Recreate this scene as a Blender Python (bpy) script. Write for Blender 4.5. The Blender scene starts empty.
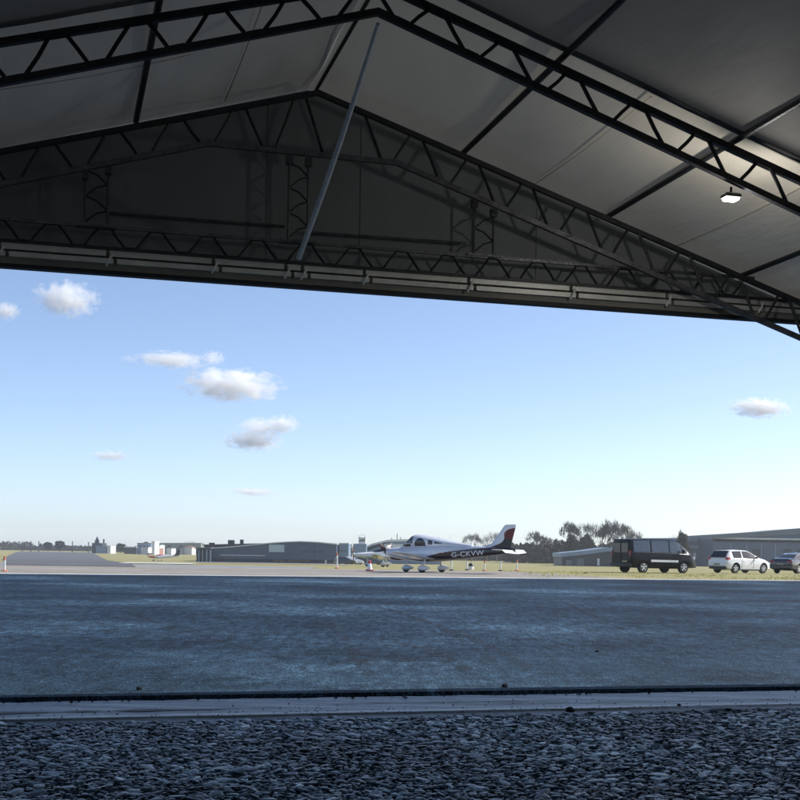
import bpy, bmesh, math, random
import numpy as np
from mathutils import Vector, Matrix, noise as mnoise
mnoise.seed_set(7)
random.seed(7); np.random.seed(7)
SC = bpy.context.scene
COL = SC.collection
PI = math.pi
R = math.radians

# ------------------------------------------------------------------ camera model
FPX, HY, ROLL, CAMH = 1300.0, 550.5, 0.015, 1.05
ALPHA_K = 0.2665
Y0 = 9.65                       # hangar mouth, metres in front of the camera
TH = math.atan(ALPHA_K)

ZP = [(-500, -.05), (80, -.05), (120, -.445), (200, -1.29), (280, -2.05), (400, -2.49), (600, -2.64), (1000, -2.8), (2500, -3.6), (7000, -6.0)]
def terr(Y):
    for (a, za), (b, zb) in zip(ZP, ZP[1:]):
        if Y <= b: return za + (zb - za) * (Y - a) / (b - a)
    return ZP[-1][1]

def ray(px, py):
    u = px - 400; v = HY - py
    return (u * math.cos(ROLL) - v * math.sin(ROLL)) / FPX, (v * math.cos(ROLL) + u * math.sin(ROLL)) / FPX

def ground(px, py):
    """where on the terrain a point of the photograph lies"""
    ru, rv = ray(px, py)
    lo, hi = 4.0, 7000.0
    if rv > -0.0007: rv = -0.0007
    for _ in range(60):
        m = (lo + hi) / 2
        if CAMH + rv * m > terr(m): lo = m
        else: hi = m
    return Vector((ru * lo, lo, terr(lo)))

def at(px, py, Y):
    ru, rv = ray(px, py)
    return Vector((ru * Y, Y, CAMH + rv * Y))

# ------------------------------------------------------------------ materials
def newmat(name):
    m = bpy.data.materials.new(name); m.use_nodes = True
    nt = m.node_tree
    return m, nt, nt.nodes['Principled BSDF'], nt.nodes['Material Output']

def N(nt, t, **k):
    n = nt.nodes.new(t)
    for a, b in k.items():
        if a.startswith('_'): setattr(n, a[1:], b)
    return n

def mat(name, col, rough=.5, metal=0., var=.12, scale=6., bump=0., bscale=30., coat=0., spec=.5, coords='Object'):
    """principled with a little uneven colour and roughness"""
    m, nt, p, out = newmat(name)
    L = nt.links
    tc = N(nt, 'ShaderNodeTexCoord')
    no = N(nt, 'ShaderNodeTexNoise'); no.inputs['Scale'].default_value = scale; no.inputs['Detail'].default_value = 6; no.inputs['Roughness'].default_value = .65
    L.new(tc.outputs[coords], no.inputs['Vector'])
    r = N(nt, 'ShaderNodeValToRGB')
    r.color_ramp.elements[0].position = .3; r.color_ramp.elements[1].position = .72
    r.color_ramp.elements[0].color = [c * (1 - var) for c in col] + [1]
    r.color_ramp.elements[1].color = [min(1, c * (1 + var)) for c in col] + [1]
    L.new(no.outputs['Fac'], r.inputs['Fac']); L.new(r.outputs['Color'], p.inputs['Base Color'])
    mr = N(nt, 'ShaderNodeMapRange'); mr.inputs['To Min'].default_value = max(.02, rough * .8); mr.inputs['To Max'].default_value = min(1, rough * 1.2)
    L.new(no.outputs['Fac'], mr.inputs['Value']); L.new(mr.outputs['Result'], p.inputs['Roughness'])
    p.inputs['Metallic'].default_value = metal
    p.inputs['Specular IOR Level'].default_value = spec
    if coat: p.inputs['Coat Weight'].default_value = coat; p.inputs['Coat Roughness'].default_value = .05
    if bump:
        n2 = N(nt, 'ShaderNodeTexNoise'); n2.inputs['Scale'].default_value = bscale; n2.inputs['Detail'].default_value = 5
        L.new(tc.outputs[coords], n2.inputs['Vector'])
        b = N(nt, 'ShaderNodeBump'); b.inputs['Strength'].default_value = bump; b.inputs['Distance'].default_value = .02
        L.new(n2.outputs['Fac'], b.inputs['Height']); L.new(b.outputs['Normal'], p.inputs['Normal'])
    return m

def ramp(nt, stops):
    r = N(nt, 'ShaderNodeValToRGB'); e = r.color_ramp.elements
    while len(e) < len(stops): e.new(.5)
    for el, (p, c) in zip(e, stops): el.position = p; el.color = (list(c) + [1])[:4] if not isinstance(c, float) else (c, c, c, 1)
    return r

def noise_n(nt, vec, scale, detail=6, rough=.6, sx=None):
    no = N(nt, 'ShaderNodeTexNoise'); no.inputs['Scale'].default_value = scale; no.inputs['Detail'].default_value = detail; no.inputs['Roughness'].default_value = rough
    if sx:
        mp = N(nt, 'ShaderNodeMapping'); mp.inputs['Scale'].default_value = sx
        nt.links.new(vec, mp.inputs['Vector']); vec = mp.outputs['Vector']
    nt.links.new(vec, no.inputs['Vector']); return no

def mix(nt, fac, a, b, mode='MIX'):
    m = N(nt, 'ShaderNodeMix'); m.data_type = 'RGBA'; m.blend_type = mode
    def put(sock, v):
        if hasattr(v, 'links'): nt.links.new(v, sock)
        elif isinstance(v, (int, float)): sock.default_value = v
        else: sock.default_value = list(v) + [1]
    put(m.inputs[0], fac); put(m.inputs[6], a); put(m.inputs[7], b)
    return m.outputs[2]

def membrane(name, col, trans, tcol):
    m, nt, p, out = newmat(name); L = nt.links
    nt.nodes.remove(p)
    tc = N(nt, 'ShaderNodeTexCoord')
    no = noise_n(nt, tc.outputs['Object'], .9, 7, .62, (1, .45, 1))
    r = ramp(nt, [(.25, [c * .8 for c in col]), (.75, [c * 1.12 for c in col])]); L.new(no.outputs['Fac'], r.inputs['Fac'])
    fine = noise_n(nt, tc.outputs['Object'], 260, 2, .5)
    wr = noise_n(nt, tc.outputs['Object'], 1.6, 4, .55, (2.4, .7, 1))
    b = N(nt, 'ShaderNodeBump'); b.inputs['Strength'].default_value = .45; b.inputs['Distance'].default_value = .04
    L.new(wr.outputs['Fac'], b.inputs['Height'])
    b2 = N(nt, 'ShaderNodeBump'); b2.inputs['Strength'].default_value = .15; b2.inputs['Distance'].default_value = .002
    L.new(fine.outputs['Fac'], b2.inputs['Height']); L.new(b.outputs['Normal'], b2.inputs['Normal'])
    d = N(nt, 'ShaderNodeBsdfPrincipled'); d.inputs['Roughness'].default_value = .7; d.inputs['Specular IOR Level'].default_value = .25
    L.new(r.outputs['Color'], d.inputs['Base Color']); L.new(b2.outputs['Normal'], d.inputs['Normal'])
    t = N(nt, 'ShaderNodeBsdfTranslucent')
    r2 = ramp(nt, [(.25, [c * .75 for c in tcol]), (.75, tcol)]); L.new(no.outputs['Fac'], r2.inputs['Fac'])
    L.new(r2.outputs['Color'], t.inputs['Color']); L.new(b.outputs['Normal'], t.inputs['Normal'])
    mx = N(nt, 'ShaderNodeMixShader'); mx.inputs[0].default_value = trans
    L.new(d.outputs[0], mx.inputs[1]); L.new(t.outputs[0], mx.inputs[2]); L.new(mx.outputs[0], out.inputs['Surface'])
    return m

M = {}
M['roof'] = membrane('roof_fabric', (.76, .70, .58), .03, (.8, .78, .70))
M['roof_shade'] = membrane('roof_fabric_shaded', (.24, .23, .21), .015, (.7, .7, .68))  # same fabric, with the shade of the inner bays put into its colour
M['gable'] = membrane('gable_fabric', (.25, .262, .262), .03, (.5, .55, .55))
M['steel'] = mat('truss_steel', (.035, .035, .038), .42, .4, .35, 9, .2, 60)
M['steel_worn_lit'] = mat('worn_lit_steel', (.13, .13, .138), .35, .6, .4, 14, .2, 60)
M['rail'] = mat('rail_aluminium', (.66, .65, .60), .45, .35, .22, 5, .1, 40)
M['beam'] = mat('beam_brown', (.26, .24, .20), .6, 0, .25, 3, .1, 40)
M['rubber'] = mat('rubber_seal', (.015, .015, .017), .6, 0, .2, 8)
M['pole'] = mat('galvanised_pole', (.93, .92, .89), .45, .0, .12, 12)
M['white'] = mat('white_paint', (.80, .80, .79), .28, 0, .04, 3, coat=.4)
M['silver'] = mat('silver_white_paint', (.62, .65, .69), .25, .1, .05, 3, coat=.5)
M['blackp'] = mat('black_gloss_paint', (.004, .004, .007), .3, 0, .2, 3, coat=0, spec=.25)
M['maroon'] = mat('maroon_paint', (.10, .008, .012), .2, 0, .15, 3, coat=.6)
M['darkpaint'] = mat('dark_brown_paint', (.014, .011, .014), .2, 0, .2, 3, coat=.6)
M['navy'] = mat('dark_grey_car_paint', (.022, .024, .034), .18, .2, .15, 4, coat=1.)
M['glass'] = mat('tinted_glass', (.012, .015, .018), .04, 0, .1, 2, spec=.9)
M['glass_pale'] = mat('pale_glass', (.045, .06, .075), .05, 0, .1, 2, spec=1.)
M['tyre'] = mat('tyre_rubber', (.018, .018, .018), .8, 0, .2, 20)
M['alloy'] = mat('wheel_alloy', (.66, .67, .69), .3, .5, .08, 10)
M['plastic'] = mat('black_plastic', (.02, .02, .022), .5, 0, .2, 10)
M['redlens'] = mat('red_lens', (.42, .012, .012), .15, 0, .1, 10, coat=.6)
M['clearlens'] = mat('clear_lens', (.55, .57, .6), .08, 0, .1, 10, coat=1.)
M['orange'] = mat('orange_paint', (.58, .18, .09), .45, 0, .1, 10)
M['red'] = mat('red_paint', (.45, .03, .03), .45, 0, .15, 10)
M['plate'] = mat('number_plate', (.30, .28, .16), .4, 0, .05, 10)
M['prop'] = mat('propeller_paint', (.05, .02, .02), .3, 0, .2, 8, coat=.5)
M['prop_lit'] = mat('propeller_lit_pink', (.62, .36, .36), .3, 0, .1, 8, coat=.5)
M['slate'] = mat('slate_cladding', (.065, .095, .155), .5, .1, .10, .35, coords='Object')
M['slate_l'] = mat('pale_slate_cladding', (.20, .27, .36), .5, .1, .08, .4)
M['slate_d'] = mat('dark_cladding', (.022, .030, .048), .5, .1, .12, .5)
M['rooflight'] = mat('pale_roof_sheet', (.62, .64, .66), .5, .1, .08, .3)
M['roofgrey'] = mat('grey_roof_sheet', (.13, .155, .18), .6, .1, .12, .25)
M['panel'] = mat('pale_blue_panel', (.44, .52, .56), .35, 0, .05, .6)
M['farwhite'] = mat('far_white_wall', (.72, .72, .71), .6, 0, .06, .3)
M['farbrick'] = mat('far_brick_wall', (.33, .17, .13), .8, 0, .15, .5)
M['fargreen'] = mat('far_green_cladding', (.19, .22, .20), .7, 0, .12, .2)
M['bark'] = mat('bark', (.075, .06, .05), .9, 0, .3, 6, .5, 20)
M['concrete_l'] = None

def leafmat(name, a, b):
    m, nt, p, out = newmat(name); L = nt.links
    g = N(nt, 'ShaderNodeNewGeometry')
    r = ramp(nt, [(0., a), (1., b)]); L.new(g.outputs['Random Per Island'], r.inputs['Fac'])
    L.new(r.outputs['Color'], p.inputs['Base Color']); p.inputs['Roughness'].default_value = .85; p.inputs['Specular IOR Level'].default_value = .2
    return m
M['leaf_dark'] = leafmat('dark_foliage', (.010, .014, .010), (.045, .050, .035))
M['leaf_bare'] = leafmat('bare_twigs', (.035, .03, .028), (.10, .088, .078))
M['leaf_brown'] = leafmat('scrub_foliage', (.016, .018, .014), (.070, .060, .044))
M['leaf_far'] = leafmat('far_foliage', (.03, .034, .030), (.085, .08, .065))

def asphalt():
    m, nt, p, out = newmat('apron_asphalt'); L = nt.links
    g = N(nt, 'ShaderNodeNewGeometry'); V = g.outputs['Position']
    big = noise_n(nt, V, .16, 5, .6)                     # wide wear patches
    big2 = noise_n(nt, V, .55, 6, .65, (1, .8, 1))
    mid = noise_n(nt, V, 3.2, 7, .7)
    fine = noise_n(nt, V, 42, 5, .75)
    vo = N(nt, 'ShaderNodeTexVoronoi'); vo.inputs['Scale'].default_value = 38; L.new(V, vo.inputs['Vector'])
    base = ramp(nt, [(.36, (.0065, .015, .028)), (.50, (.016, .034, .056)), (.64, (.046, .086, .125))]); L.new(big.outputs['Fac'], base.inputs['Fac'])
    c = mix(nt, .55, base.outputs['Color'], ramp_out(nt, big2.outputs['Fac'], [(.36, (.5, .52, .55)), (.64, (1.35, 1.35, 1.35))]), 'MULTIPLY')
    c = mix(nt, .8, c, ramp_out(nt, mid.outputs['Fac'], [(.36, (.42, .44, .47)), (.62, (1.6, 1.6, 1.6))]), 'MULTIPLY')
    c = mix(nt, .85, c, ramp_out(nt, fine.outputs['Fac'], [(.38, (.12, .13, .15)), (.5, (.9, .9, .9)), (.62, (2.2, 2.2, 2.2))]), 'MULTIPLY')
    cl = noise_n(nt, V, 13, 6, .7, (.8, 1.2, 1))
    c = mix(nt, .9, c, ramp_out(nt, cl.outputs['Fac'], [(.38, (.25, .26, .3)), (.5, (.95, .95, .95)), (.6, (1.9, 1.9, 1.9))]), 'MULTIPLY')
    rl = noise_n(nt, V, 1.0, 5, .75, (9, 1.5, 1))          # aggregate rolled and polished along the way aircraft taxi
    c = mix(nt, .8, c, ramp_out(nt, rl.outputs['Fac'], [(.40, (.45, .47, .5)), (.5, (1, 1, 1)), (.60, (1.5, 1.5, 1.5))]), 'MULTIPLY')
    # hair cracks
    wv = noise_n(nt, V, 1.3, 3, .5)
    dv = N(nt, 'ShaderNodeVectorMath'); dv.operation = 'ADD'; L.new(V, dv.inputs[0]); L.new(wv.outputs['Color'], dv.inputs[1])
    cr = N(nt, 'ShaderNodeTexVoronoi'); cr.feature = 'DISTANCE_TO_EDGE'; cr.inputs['Scale'].default_value = .38; L.new(dv.outputs[0], cr.inputs['Vector'])
    crm = N(nt, 'ShaderNodeMapRange'); crm.inputs['From Min'].default_value = .004; crm.inputs['From Max'].default_value = .016; crm.inputs['To Min'].default_value = .75; crm.inputs['To Max'].default_value = 0
    L.new(cr.outputs['Distance'], crm.inputs['Value'])
    gate = N(nt, 'ShaderNodeMapRange'); gate.inputs['From Min'].default_value = .46; gate.inputs['From Max'].default_value = .6; L.new(big2.outputs['Fac'], gate.inputs['Value'])
    mu = N(nt, 'ShaderNodeMath'); mu.operation = 'MULTIPLY'; L.new(crm.outputs[0], mu.inputs[0]); L.new(gate.outputs[0], mu.inputs[1])
    c = mix(nt, mu.outputs[0], c, (.003, .006, .012))
    # oil stains and scuffs, long in the direction vehicles roll
    st = noise_n(nt, V, .9, 6, .7, (.55, 1.3, 1))
    stm = N(nt, 'ShaderNodeMapRange'); stm.inputs['From Min'].default_value = .60; stm.inputs['From Max'].default_value = .74; stm.inputs['To Max'].default_value = .7; L.new(st.outputs['Fac'], stm.inputs['Value'])
    c = mix(nt, stm.outputs[0], c, (.005, .010, .022))
    # pale dust tracked out of the hangar, thinning away from the threshold
    oc = N(nt, 'ShaderNodeTexCoord'); dp = N(nt, 'ShaderNodeVectorMath'); dp.operation = 'DOT_PRODUCT'; L.new(V, dp.inputs[0]); dp.inputs[1].default_value = (-math.sin(TH), math.cos(TH), 0)
    dm = N(nt, 'ShaderNodeMapRange'); b0_ = Y0 * math.cos(TH); dm.inputs['From Min'].default_value = b0_ + 5.5; dm.inputs['From Max'].default_value = b0_ + .2; dm.inputs['To Max'].default_value = .75; L.new(dp.outputs['Value'], dm.inputs['Value'])
    dn = N(nt, 'ShaderNodeMapRange'); dn.inputs['From Min'].default_value = .36; dn.inputs['From Max'].default_value = .62; L.new(big2.outputs['Fac'], dn.inputs['Value'])
    dd = N(nt, 'ShaderNodeMath'); dd.operation = 'MULTIPLY'; L.new(dm.outputs[0], dd.inputs[0]); L.new(dn.outputs[0], dd.inputs[1])
    c = mix(nt, dd.outputs[0], c, (.034, .070, .108))
    c = mix(nt, .8, c, ramp_out(nt, fine.outputs['Fac'], [(.4, (.45, .45, .47)), (.5, (1, 1, 1)), (.62, (1.5, 1.5, 1.5))]), 'MULTIPLY')
    L.new(c, p.inputs['Base Color'])
    rr = N(nt, 'ShaderNodeMapRange'); rr.inputs['To Min'].default_value = .7; rr.inputs['To Max'].default_value = .95; L.new(big2.outputs['Fac'], rr.inputs['Value'])
    L.new(rr.outputs[0], p.inputs['Roughness']); p.inputs['Specular IOR Level'].default_value = .12
    b1 = N(nt, 'ShaderNodeBump'); b1.inputs['Strength'].default_value = .8; b1.inputs['Distance'].default_value = .012; L.new(vo.outputs['Distance'], b1.inputs['Height'])
    b2 = N(nt, 'ShaderNodeBump'); b2.inputs['Strength'].default_value = .7; b2.inputs['Distance'].default_value = .03; L.new(cl.outputs['Fac'], b2.inputs['Height']); L.new(b1.outputs['Normal'], b2.inputs['Normal'])
    L.new(b2.outputs['Normal'], p.inputs['Normal'])
    return m

def ramp_out(nt, fac, stops):
    r = ramp(nt, stops); nt.links.new(fac, r.inputs['Fac']); return r.outputs['Color']

def groundmat(name, stops, s1=.05, s2=.7, rough=.9, bump=.5, sx=None):
    m, nt, p, out = newmat(name); L = nt.links
    g = N(nt, 'ShaderNodeNewGeometry'); V = g.outputs['Position']
    a = noise_n(nt, V, s1, 7, .7, sx); b = noise_n(nt, V, s2, 6, .7)
    c = ramp_out(nt, a.outputs['Fac'], stops)
    c = mix(nt, .6, c, ramp_out(nt, b.outputs['Fac'], [(.3, (.6, .62, .6)), (.7, (1.3, 1.3, 1.3))]), 'MULTIPLY')
    L.new(c, p.inputs['Base Color']); p.inputs['Roughness'].default_value = rough; p.inputs['Specular IOR Level'].default_value = .2
    bb = N(nt, 'ShaderNodeBump'); bb.inputs['Strength'].default_value = bump; bb.inputs['Distance'].default_value = .05; L.new(b.outputs['Fac'], bb.inputs['Height']); L.new(bb.outputs['Normal'], p.inputs['Normal'])
    return m
M['apron'] = asphalt()
M['grass'] = groundmat('dry_grass', [(.30, (.13, .15, .045)), (.45, (.25, .235, .095)), (.56, (.33, .285, .14)), (.70, (.20, .165, .09))], .10, .9, sx=(.35, 1.6, 1))
M['taxi'] = groundmat('taxiway_grey', [(.3, (.085, .09, .10)), (.7, (.13, .135, .145))], .03, .5, sx=(.4, 1.5, 1))
M['beige'] = groundmat('beige_concrete', [(.3, (.19, .175, .155)), (.5, (.27, .245, .22)), (.7, (.32, .29, .26))], .10, .6, sx=(.4, 2.2, 1))
M['paleconc'] = groundmat('pale_concrete', [(.3, (.45, .45, .43)), (.7, (.60, .59, .56))], .15, 1.2)
M['bluegrey'] = groundmat('blue_grey_concrete', [(.3, (.20, .215, .24)), (.7, (.27, .28, .30))], .08, .8, sx=(.4, 2, 1))
M['sill'] = groundmat('threshold_concrete', [(.32, (.05, .07, .095)), (.48, (.14, .19, .24)), (.62, (.36, .44, .50))], 2.2, 14., .42, .6, sx=(.45, 3.6, 1)); M['sill'].node_tree.nodes['Principled BSDF'].inputs['Specular IOR Level'].default_value = .6
def scuffmat():
    m, nt, p, out = newmat('rubber_scuff'); L = nt.links
    g = N(nt, 'ShaderNodeNewGeometry'); no = noise_n(nt, g.outputs['Position'], 2.4, 7, .8)
    mr = N(nt, 'ShaderNodeMapRange'); mr.inputs['From Min'].default_value = .42; mr.inputs['From Max'].default_value = .62; mr.inputs['To Max'].default_value = .5; L.new(no.outputs['Fac'], mr.inputs['Value'])
    p.inputs['Base Color'].default_value = (.003, .008, .018, 1); p.inputs['Roughness'].default_value = .8
    L.new(mr.outputs[0], p.inputs['Alpha']); return m
M['scuff'] = scuffmat()
M['mortar'] = groundmat('mortar', [(.3, (.26, .34, .40)), (.5, (.42, .52, .58)), (.7, (.58, .66, .70))], 2., 12., .4, .3, sx=(.6, 2.6, 1))
M['bed'] = groundmat('gravel_bed', [(.3, (.012, .016, .022)), (.7, (.025, .032, .042))], 6, 40., .9, 1.)

def pebblemat():
    m, nt, p, out = newmat('pebble_stone'); L = nt.links
    g = N(nt, 'ShaderNodeNewGeometry')
    r = ramp(nt, [(0., (.014, .026, .040)), (.45, (.06, .10, .135)), (.8, (.24, .35, .42)), (1., (.74, .88, .95))]); L.new(g.outputs['Random Per Island'], r.inputs['Fac'])
    n1 = noise_n(nt, g.outputs['Position'], 55, 5, .7)
    pa = noise_n(nt, g.outputs['Position'], .8, 4, .6)
    c = mix(nt, .8, r.outputs['Color'], ramp_out(nt, n1.outputs['Fac'], [(.3, (.5, .5, .52)), (.7, (1.4, 1.4, 1.4))]), 'MULTIPLY')
    c = mix(nt, .8, c, ramp_out(nt, pa.outputs['Fac'], [(.36, (.3, .31, .34)), (.62, (1.9, 1.9, 1.9))]), 'MULTIPLY')
    L.new(c, p.inputs['Base Color']); p.inputs['Roughness'].default_value = .36; p.inputs['Specular IOR Level'].default_value = .5
    b = N(nt, 'ShaderNodeBump'); b.inputs['Strength'].default_value = .5; b.inputs['Distance'].default_value = .004; L.new(n1.outputs['Fac'], b.inputs['Height']); L.new(b.outputs['Normal'], p.inputs['Normal'])
    return m
M['pebble'] = pebblemat()

# ------------------------------------------------------------------ mesh helpers
class MB:
    def __init__(s): s.v = []; s.f = []
    def add(s, vs, fs):
        o = len(s.v); s.v += [tuple(v) for v in vs]; s.f += [tuple(i + o for i in f) for f in fs]; return s
    def box(s, x0, x1, y0, y1, z0, z1):
        return s.add([(x0, y0, z0), (x1, y0, z0), (x1, y1, z0), (x0, y1, z0), (x0, y0, z1), (x1, y0, z1), (x1, y1, z1), (x0, y1, z1)],
                     [(0, 3, 2, 1), (4, 5, 6, 7), (0, 1, 5, 4), (1, 2, 6, 5), (2, 3, 7, 6), (3, 0, 4, 7)])
    def path(s, pts, r, n=8, flat=None, cap=True):
        """tube along points; r a number or one per point; flat = (w, h) for a box section"""
        pts = [Vector(p) for p in pts]; k = len(pts)
        rs = r if isinstance(r, (list, tuple)) else [r] * k
        rings = []
        up0 = Vector((0, 0, 1))
        for i, p in enumerate(pts):
            d = ((pts[min(i + 1, k - 1)] - pts[max(i - 1, 0)])).normalized()
            up = up0 if abs(d.z) < .95 else Vector((0, 1, 0))
            sx = d.cross(up).normalized(); sy = sx.cross(d).normalized()
            if flat: ring = [p + sx * (a * flat[0] / 2) + sy * (b * flat[1] / 2) for a, b in ((-1, -1), (1, -1), (1, 1), (-1, 1))]
            else: ring = [p + (sx * math.cos(2 * PI * j / n) + sy * math.sin(2 * PI * j / n)) * rs[i] for j in range(n)]
            rings.append(ring)
        return s.loft(rings, cap)
    def loft(s, rings, cap=True):
        n = len(rings[0]); vs = [v for r in rings for v in r]; fs = []
        for i in range(len(rings) - 1):
            for j in range(n): fs.append((i * n + j, i * n + (j + 1) % n, (i + 1) * n + (j + 1) % n, (i + 1) * n + j))
        if cap: fs.append(tuple(reversed(range(n)))); fs.append(tuple((len(rings) - 1) * n + j for j in range(n)))
        return s.add(vs, fs)
    def lathe(s, prof, c, axis, n=24):
        """prof = [(radius, along)] spun about an axis through c"""
        ax = Vector(axis).normalized(); up = Vector((0, 0, 1)) if abs(ax.z) < .9 else Vector((1, 0, 0))
        e1 = ax.cross(up).normalized(); e2 = ax.cross(e1).normalized(); c = Vector(c)
        return s.loft([[c + ax * h + (e1 * math.cos(2 * PI * j / n) + e2 * math.sin(2 * PI * j / n)) * max(r, .0005) for j in range(n)] for r, h in prof])
    def prism(s, poly, d0, d1, f):
        """poly of 2-D points, f(u, v, d) -> 3-D"""
        n = len(poly); vs = [f(u, v, d0) for u, v in poly] + [f(u, v, d1) for u, v in poly]
        fs = [tuple(range(n)), tuple(reversed(range(n, 2 * n)))] + [(j, j + n, (j + 1) % n + n, (j + 1) % n) for j in range(n)]
        return s.add(vs, fs)
    def build(s, name, m, parent=None, smooth=None, fix=True, mats=None):
        me = bpy.data.meshes.new(name); me.from_pydata(s.v, [], s.f)
        if mats:
            for q in mats: me.materials.append(q)
        elif m: me.materials.append(m)
        if fix:
            bm = bmesh.new(); bm.from_mesh(me); bmesh.ops.recalc_face_normals(bm, faces=bm.faces[:]); bm.to_mesh(me); bm.free()
        if smooth:
            me.polygons.foreach_set('use_smooth', [True] * len(me.polygons))
            me.set_sharp_from_angle(angle=R(smooth))
        o = bpy.data.objects.new(name, me); COL.objects.link(o)
        if parent: o.parent = parent
        return o

def empty(name, loc, rz=0., label=None, cat=None, group=None, kind=None, ry=0.):
    o = bpy.data.objects.new(name, None); COL.objects.link(o); o.location = loc; o.rotation_euler = (0, ry, rz); o.empty_display_size = .2
    return tag(o, label, cat, group, kind)
def tag(o, label=None, cat=None, group=None, kind=None):
    if label: o['label'] = label
    if cat: o['category'] = cat
    if group: o['group'] = group
    if kind: o['kind'] = kind
    return o
def plabel(o, s): o['label'] = s; return o
def copy_tree(o, parent=None):
    c = o.copy(); COL.objects.link(c)
    if parent: c.parent = parent
    for ch in list(o.children): copy_tree(ch, c)
    return c
def all_under(o):
    out = [o]
    for c in o.children: out += all_under(c)
    return out
def boolean_cut(o, cutters):
    for c in cutters:
        m = o.modifiers.new('cut', 'BOOLEAN'); m.operation = 'DIFFERENCE'; m.object = c; m.solver = 'EXACT'; m.material_mode = 'TRANSFER'
    dg = bpy.context.evaluated_depsgraph_get(); dg.update()
    me = bpy.data.meshes.new_from_object(o.evaluated_get(dg))
    o.modifiers.clear(); o.data = me
    for c in cutters: bpy.data.objects.remove(c)

# ------------------------------------------------------------------ camera, world, sun
cam = bpy.data.cameras.new('camera'); co = bpy.data.objects.new('camera', cam); COL.objects.link(co); SC.camera = co
cam.sensor_width = 36; cam.sensor_fit = 'HORIZONTAL'; cam.lens = 36 * FPX / 800
cam.shift_y = (HY - 400) / 800 ; cam.clip_start = .05; cam.clip_end = 20000
co.location = (0, 0, CAMH)
co.rotation_euler = (Matrix.Rotation(R(90), 3, 'X') @ Matrix.Rotation(ROLL, 3, 'Z')).to_euler()

SUN_AZ, SUN_EL = R(73.5), R(38)
w = bpy.data.worlds.new('World'); SC.world = w; w.use_nodes = True
wn = w.node_tree; sky = wn.nodes.new('ShaderNodeTexSky'); sky.sky_type = 'NISHITA'; sky.sun_disc = False
sky.sun_elevation = SUN_EL; sky.sun_rotation = SUN_AZ; sky.altitude = 0; sky.air_density = .52; sky.dust_density = .75; sky.ozone_density = .7
wn.links.new(sky.outputs[0], wn.nodes['Background'].inputs[0]); wn.nodes['Background'].inputs[1].default_value = .12
sd = bpy.data.lights.new('sun', 'SUN'); sd.energy = 3.6; sd.angle = R(.53); sd.color = (1, .97, .92)
so = bpy.data.objects.new('sun', sd); COL.objects.link(so)
sdir = Vector((math.sin(SUN_AZ) * math.cos(SUN_EL), math.cos(SUN_AZ) * math.cos(SUN_EL), math.sin(SUN_EL)))
so.rotation_euler = sdir.to_track_quat('Z', 'Y').to_euler(); so.location = (60, -10, 60)
vs = SC.view_settings; vs.view_transform = 'Standard'; vs.look = 'None'; vs.gamma = 1; vs.use_curve_mapping = False; vs.exposure = .8
SC.render.engine = 'CYCLES'; SC.cycles.use_denoising = True; SC.cycles.volume_bounces = 16; SC.cycles.max_bounces = 16
SC.cycles.use_adaptive_sampling = True; SC.cycles.adaptive_threshold = .012

# ------------------------------------------------------------------ ground
YS = sorted(set([-300, -100, 0, 20, 40, 60, 80, 95, 120, 150, 170, 200, 240, 280, 330, 400, 500, 600, 800, 1000, 1500, 2500, 4500, 7000]))
def grid_sheet(name, rows, m, lift, kind='structure', label=None):
    """rows = [(Y, xl, xr)] ; extra rows wherever the terrain bends"""
    rows = sorted(rows); out = []
    ys = sorted(set([r[0] for r in rows] + [y for y in YS if rows[0][0] < y < rows[-1][0]]))
    for y in ys:
        for a, b in zip(rows, rows[1:]):
            if a[0] <= y <= b[0]:
                t = (y - a[0]) / max(1e-6, b[0] - a[0]); out.append((y, a[1] + (b[1] - a[1]) * t, a[2] + (b[2] - a[2]) * t)); break
    mb = MB(); vs_ = []; fs = []
    nx = 8
    for y, l, r in out:
        for i in range(nx + 1): vs_.append((l + (r - l) * i / nx, y, terr(y) + lift))
    for j in range(len(out) - 1):
        for i in range(nx): a = j * (nx + 1) + i; fs.append((a, a + 1, a + nx + 2, a + nx + 1))
    mb.add(vs_, fs); o = mb.build(name, m, fix=False); tag(o, label, kind=kind); return o

grid_sheet('ground', [(-250, -3300, 3300), (2350, -3300, 3300)], M['grass'], 0)

def H(a, b, z=0.):            # hangar frame -> world
    return Vector((a * math.cos(TH) - b * math.sin(TH), Y0 + a * math.sin(TH) + b * math.cos(TH), z))
WL, WR, BACK = -7.2, 5.8, -13.6
# apron asphalt slab around the hangar (its top 30 mm above the hangar floor)
def far_b(a):
    # far edge of the apron, the line Y = 50.9 + .29 X
    c, s = math.cos(TH), math.sin(TH)
    return (50.9 + .29 * a * c - Y0 - a * s) / (c + .29 * s)
mb = MB()
def slab(poly):
    n = len(poly); vs_ = [H(a, b, 0) for a, b in poly] + [H(a, b, -.12) for a, b in poly]
    mb.add(vs_, [tuple(range(n))] + [(j, j + n, (j + 1) % n + n, (j + 1) % n) for j in range(n)])
slab([(-90, 0), (90, 0), (90, far_b(90)), (-90, far_b(-90))])
slab([(-90, BACK - 30), (WL - .1, BACK - 30), (WL - .1, 0), (-90, 0)])
slab([(WR + .1, BACK - 30), (90, BACK - 30), (90, 0), (WR + .1, 0)])
slab([(WL - .1, BACK - 30), (WR + .1, BACK - 30), (WR + .1, BACK - .1), (WL - .1, BACK - .1)])
tag(mb.build('apron', M['apron']), kind='structure')
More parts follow.
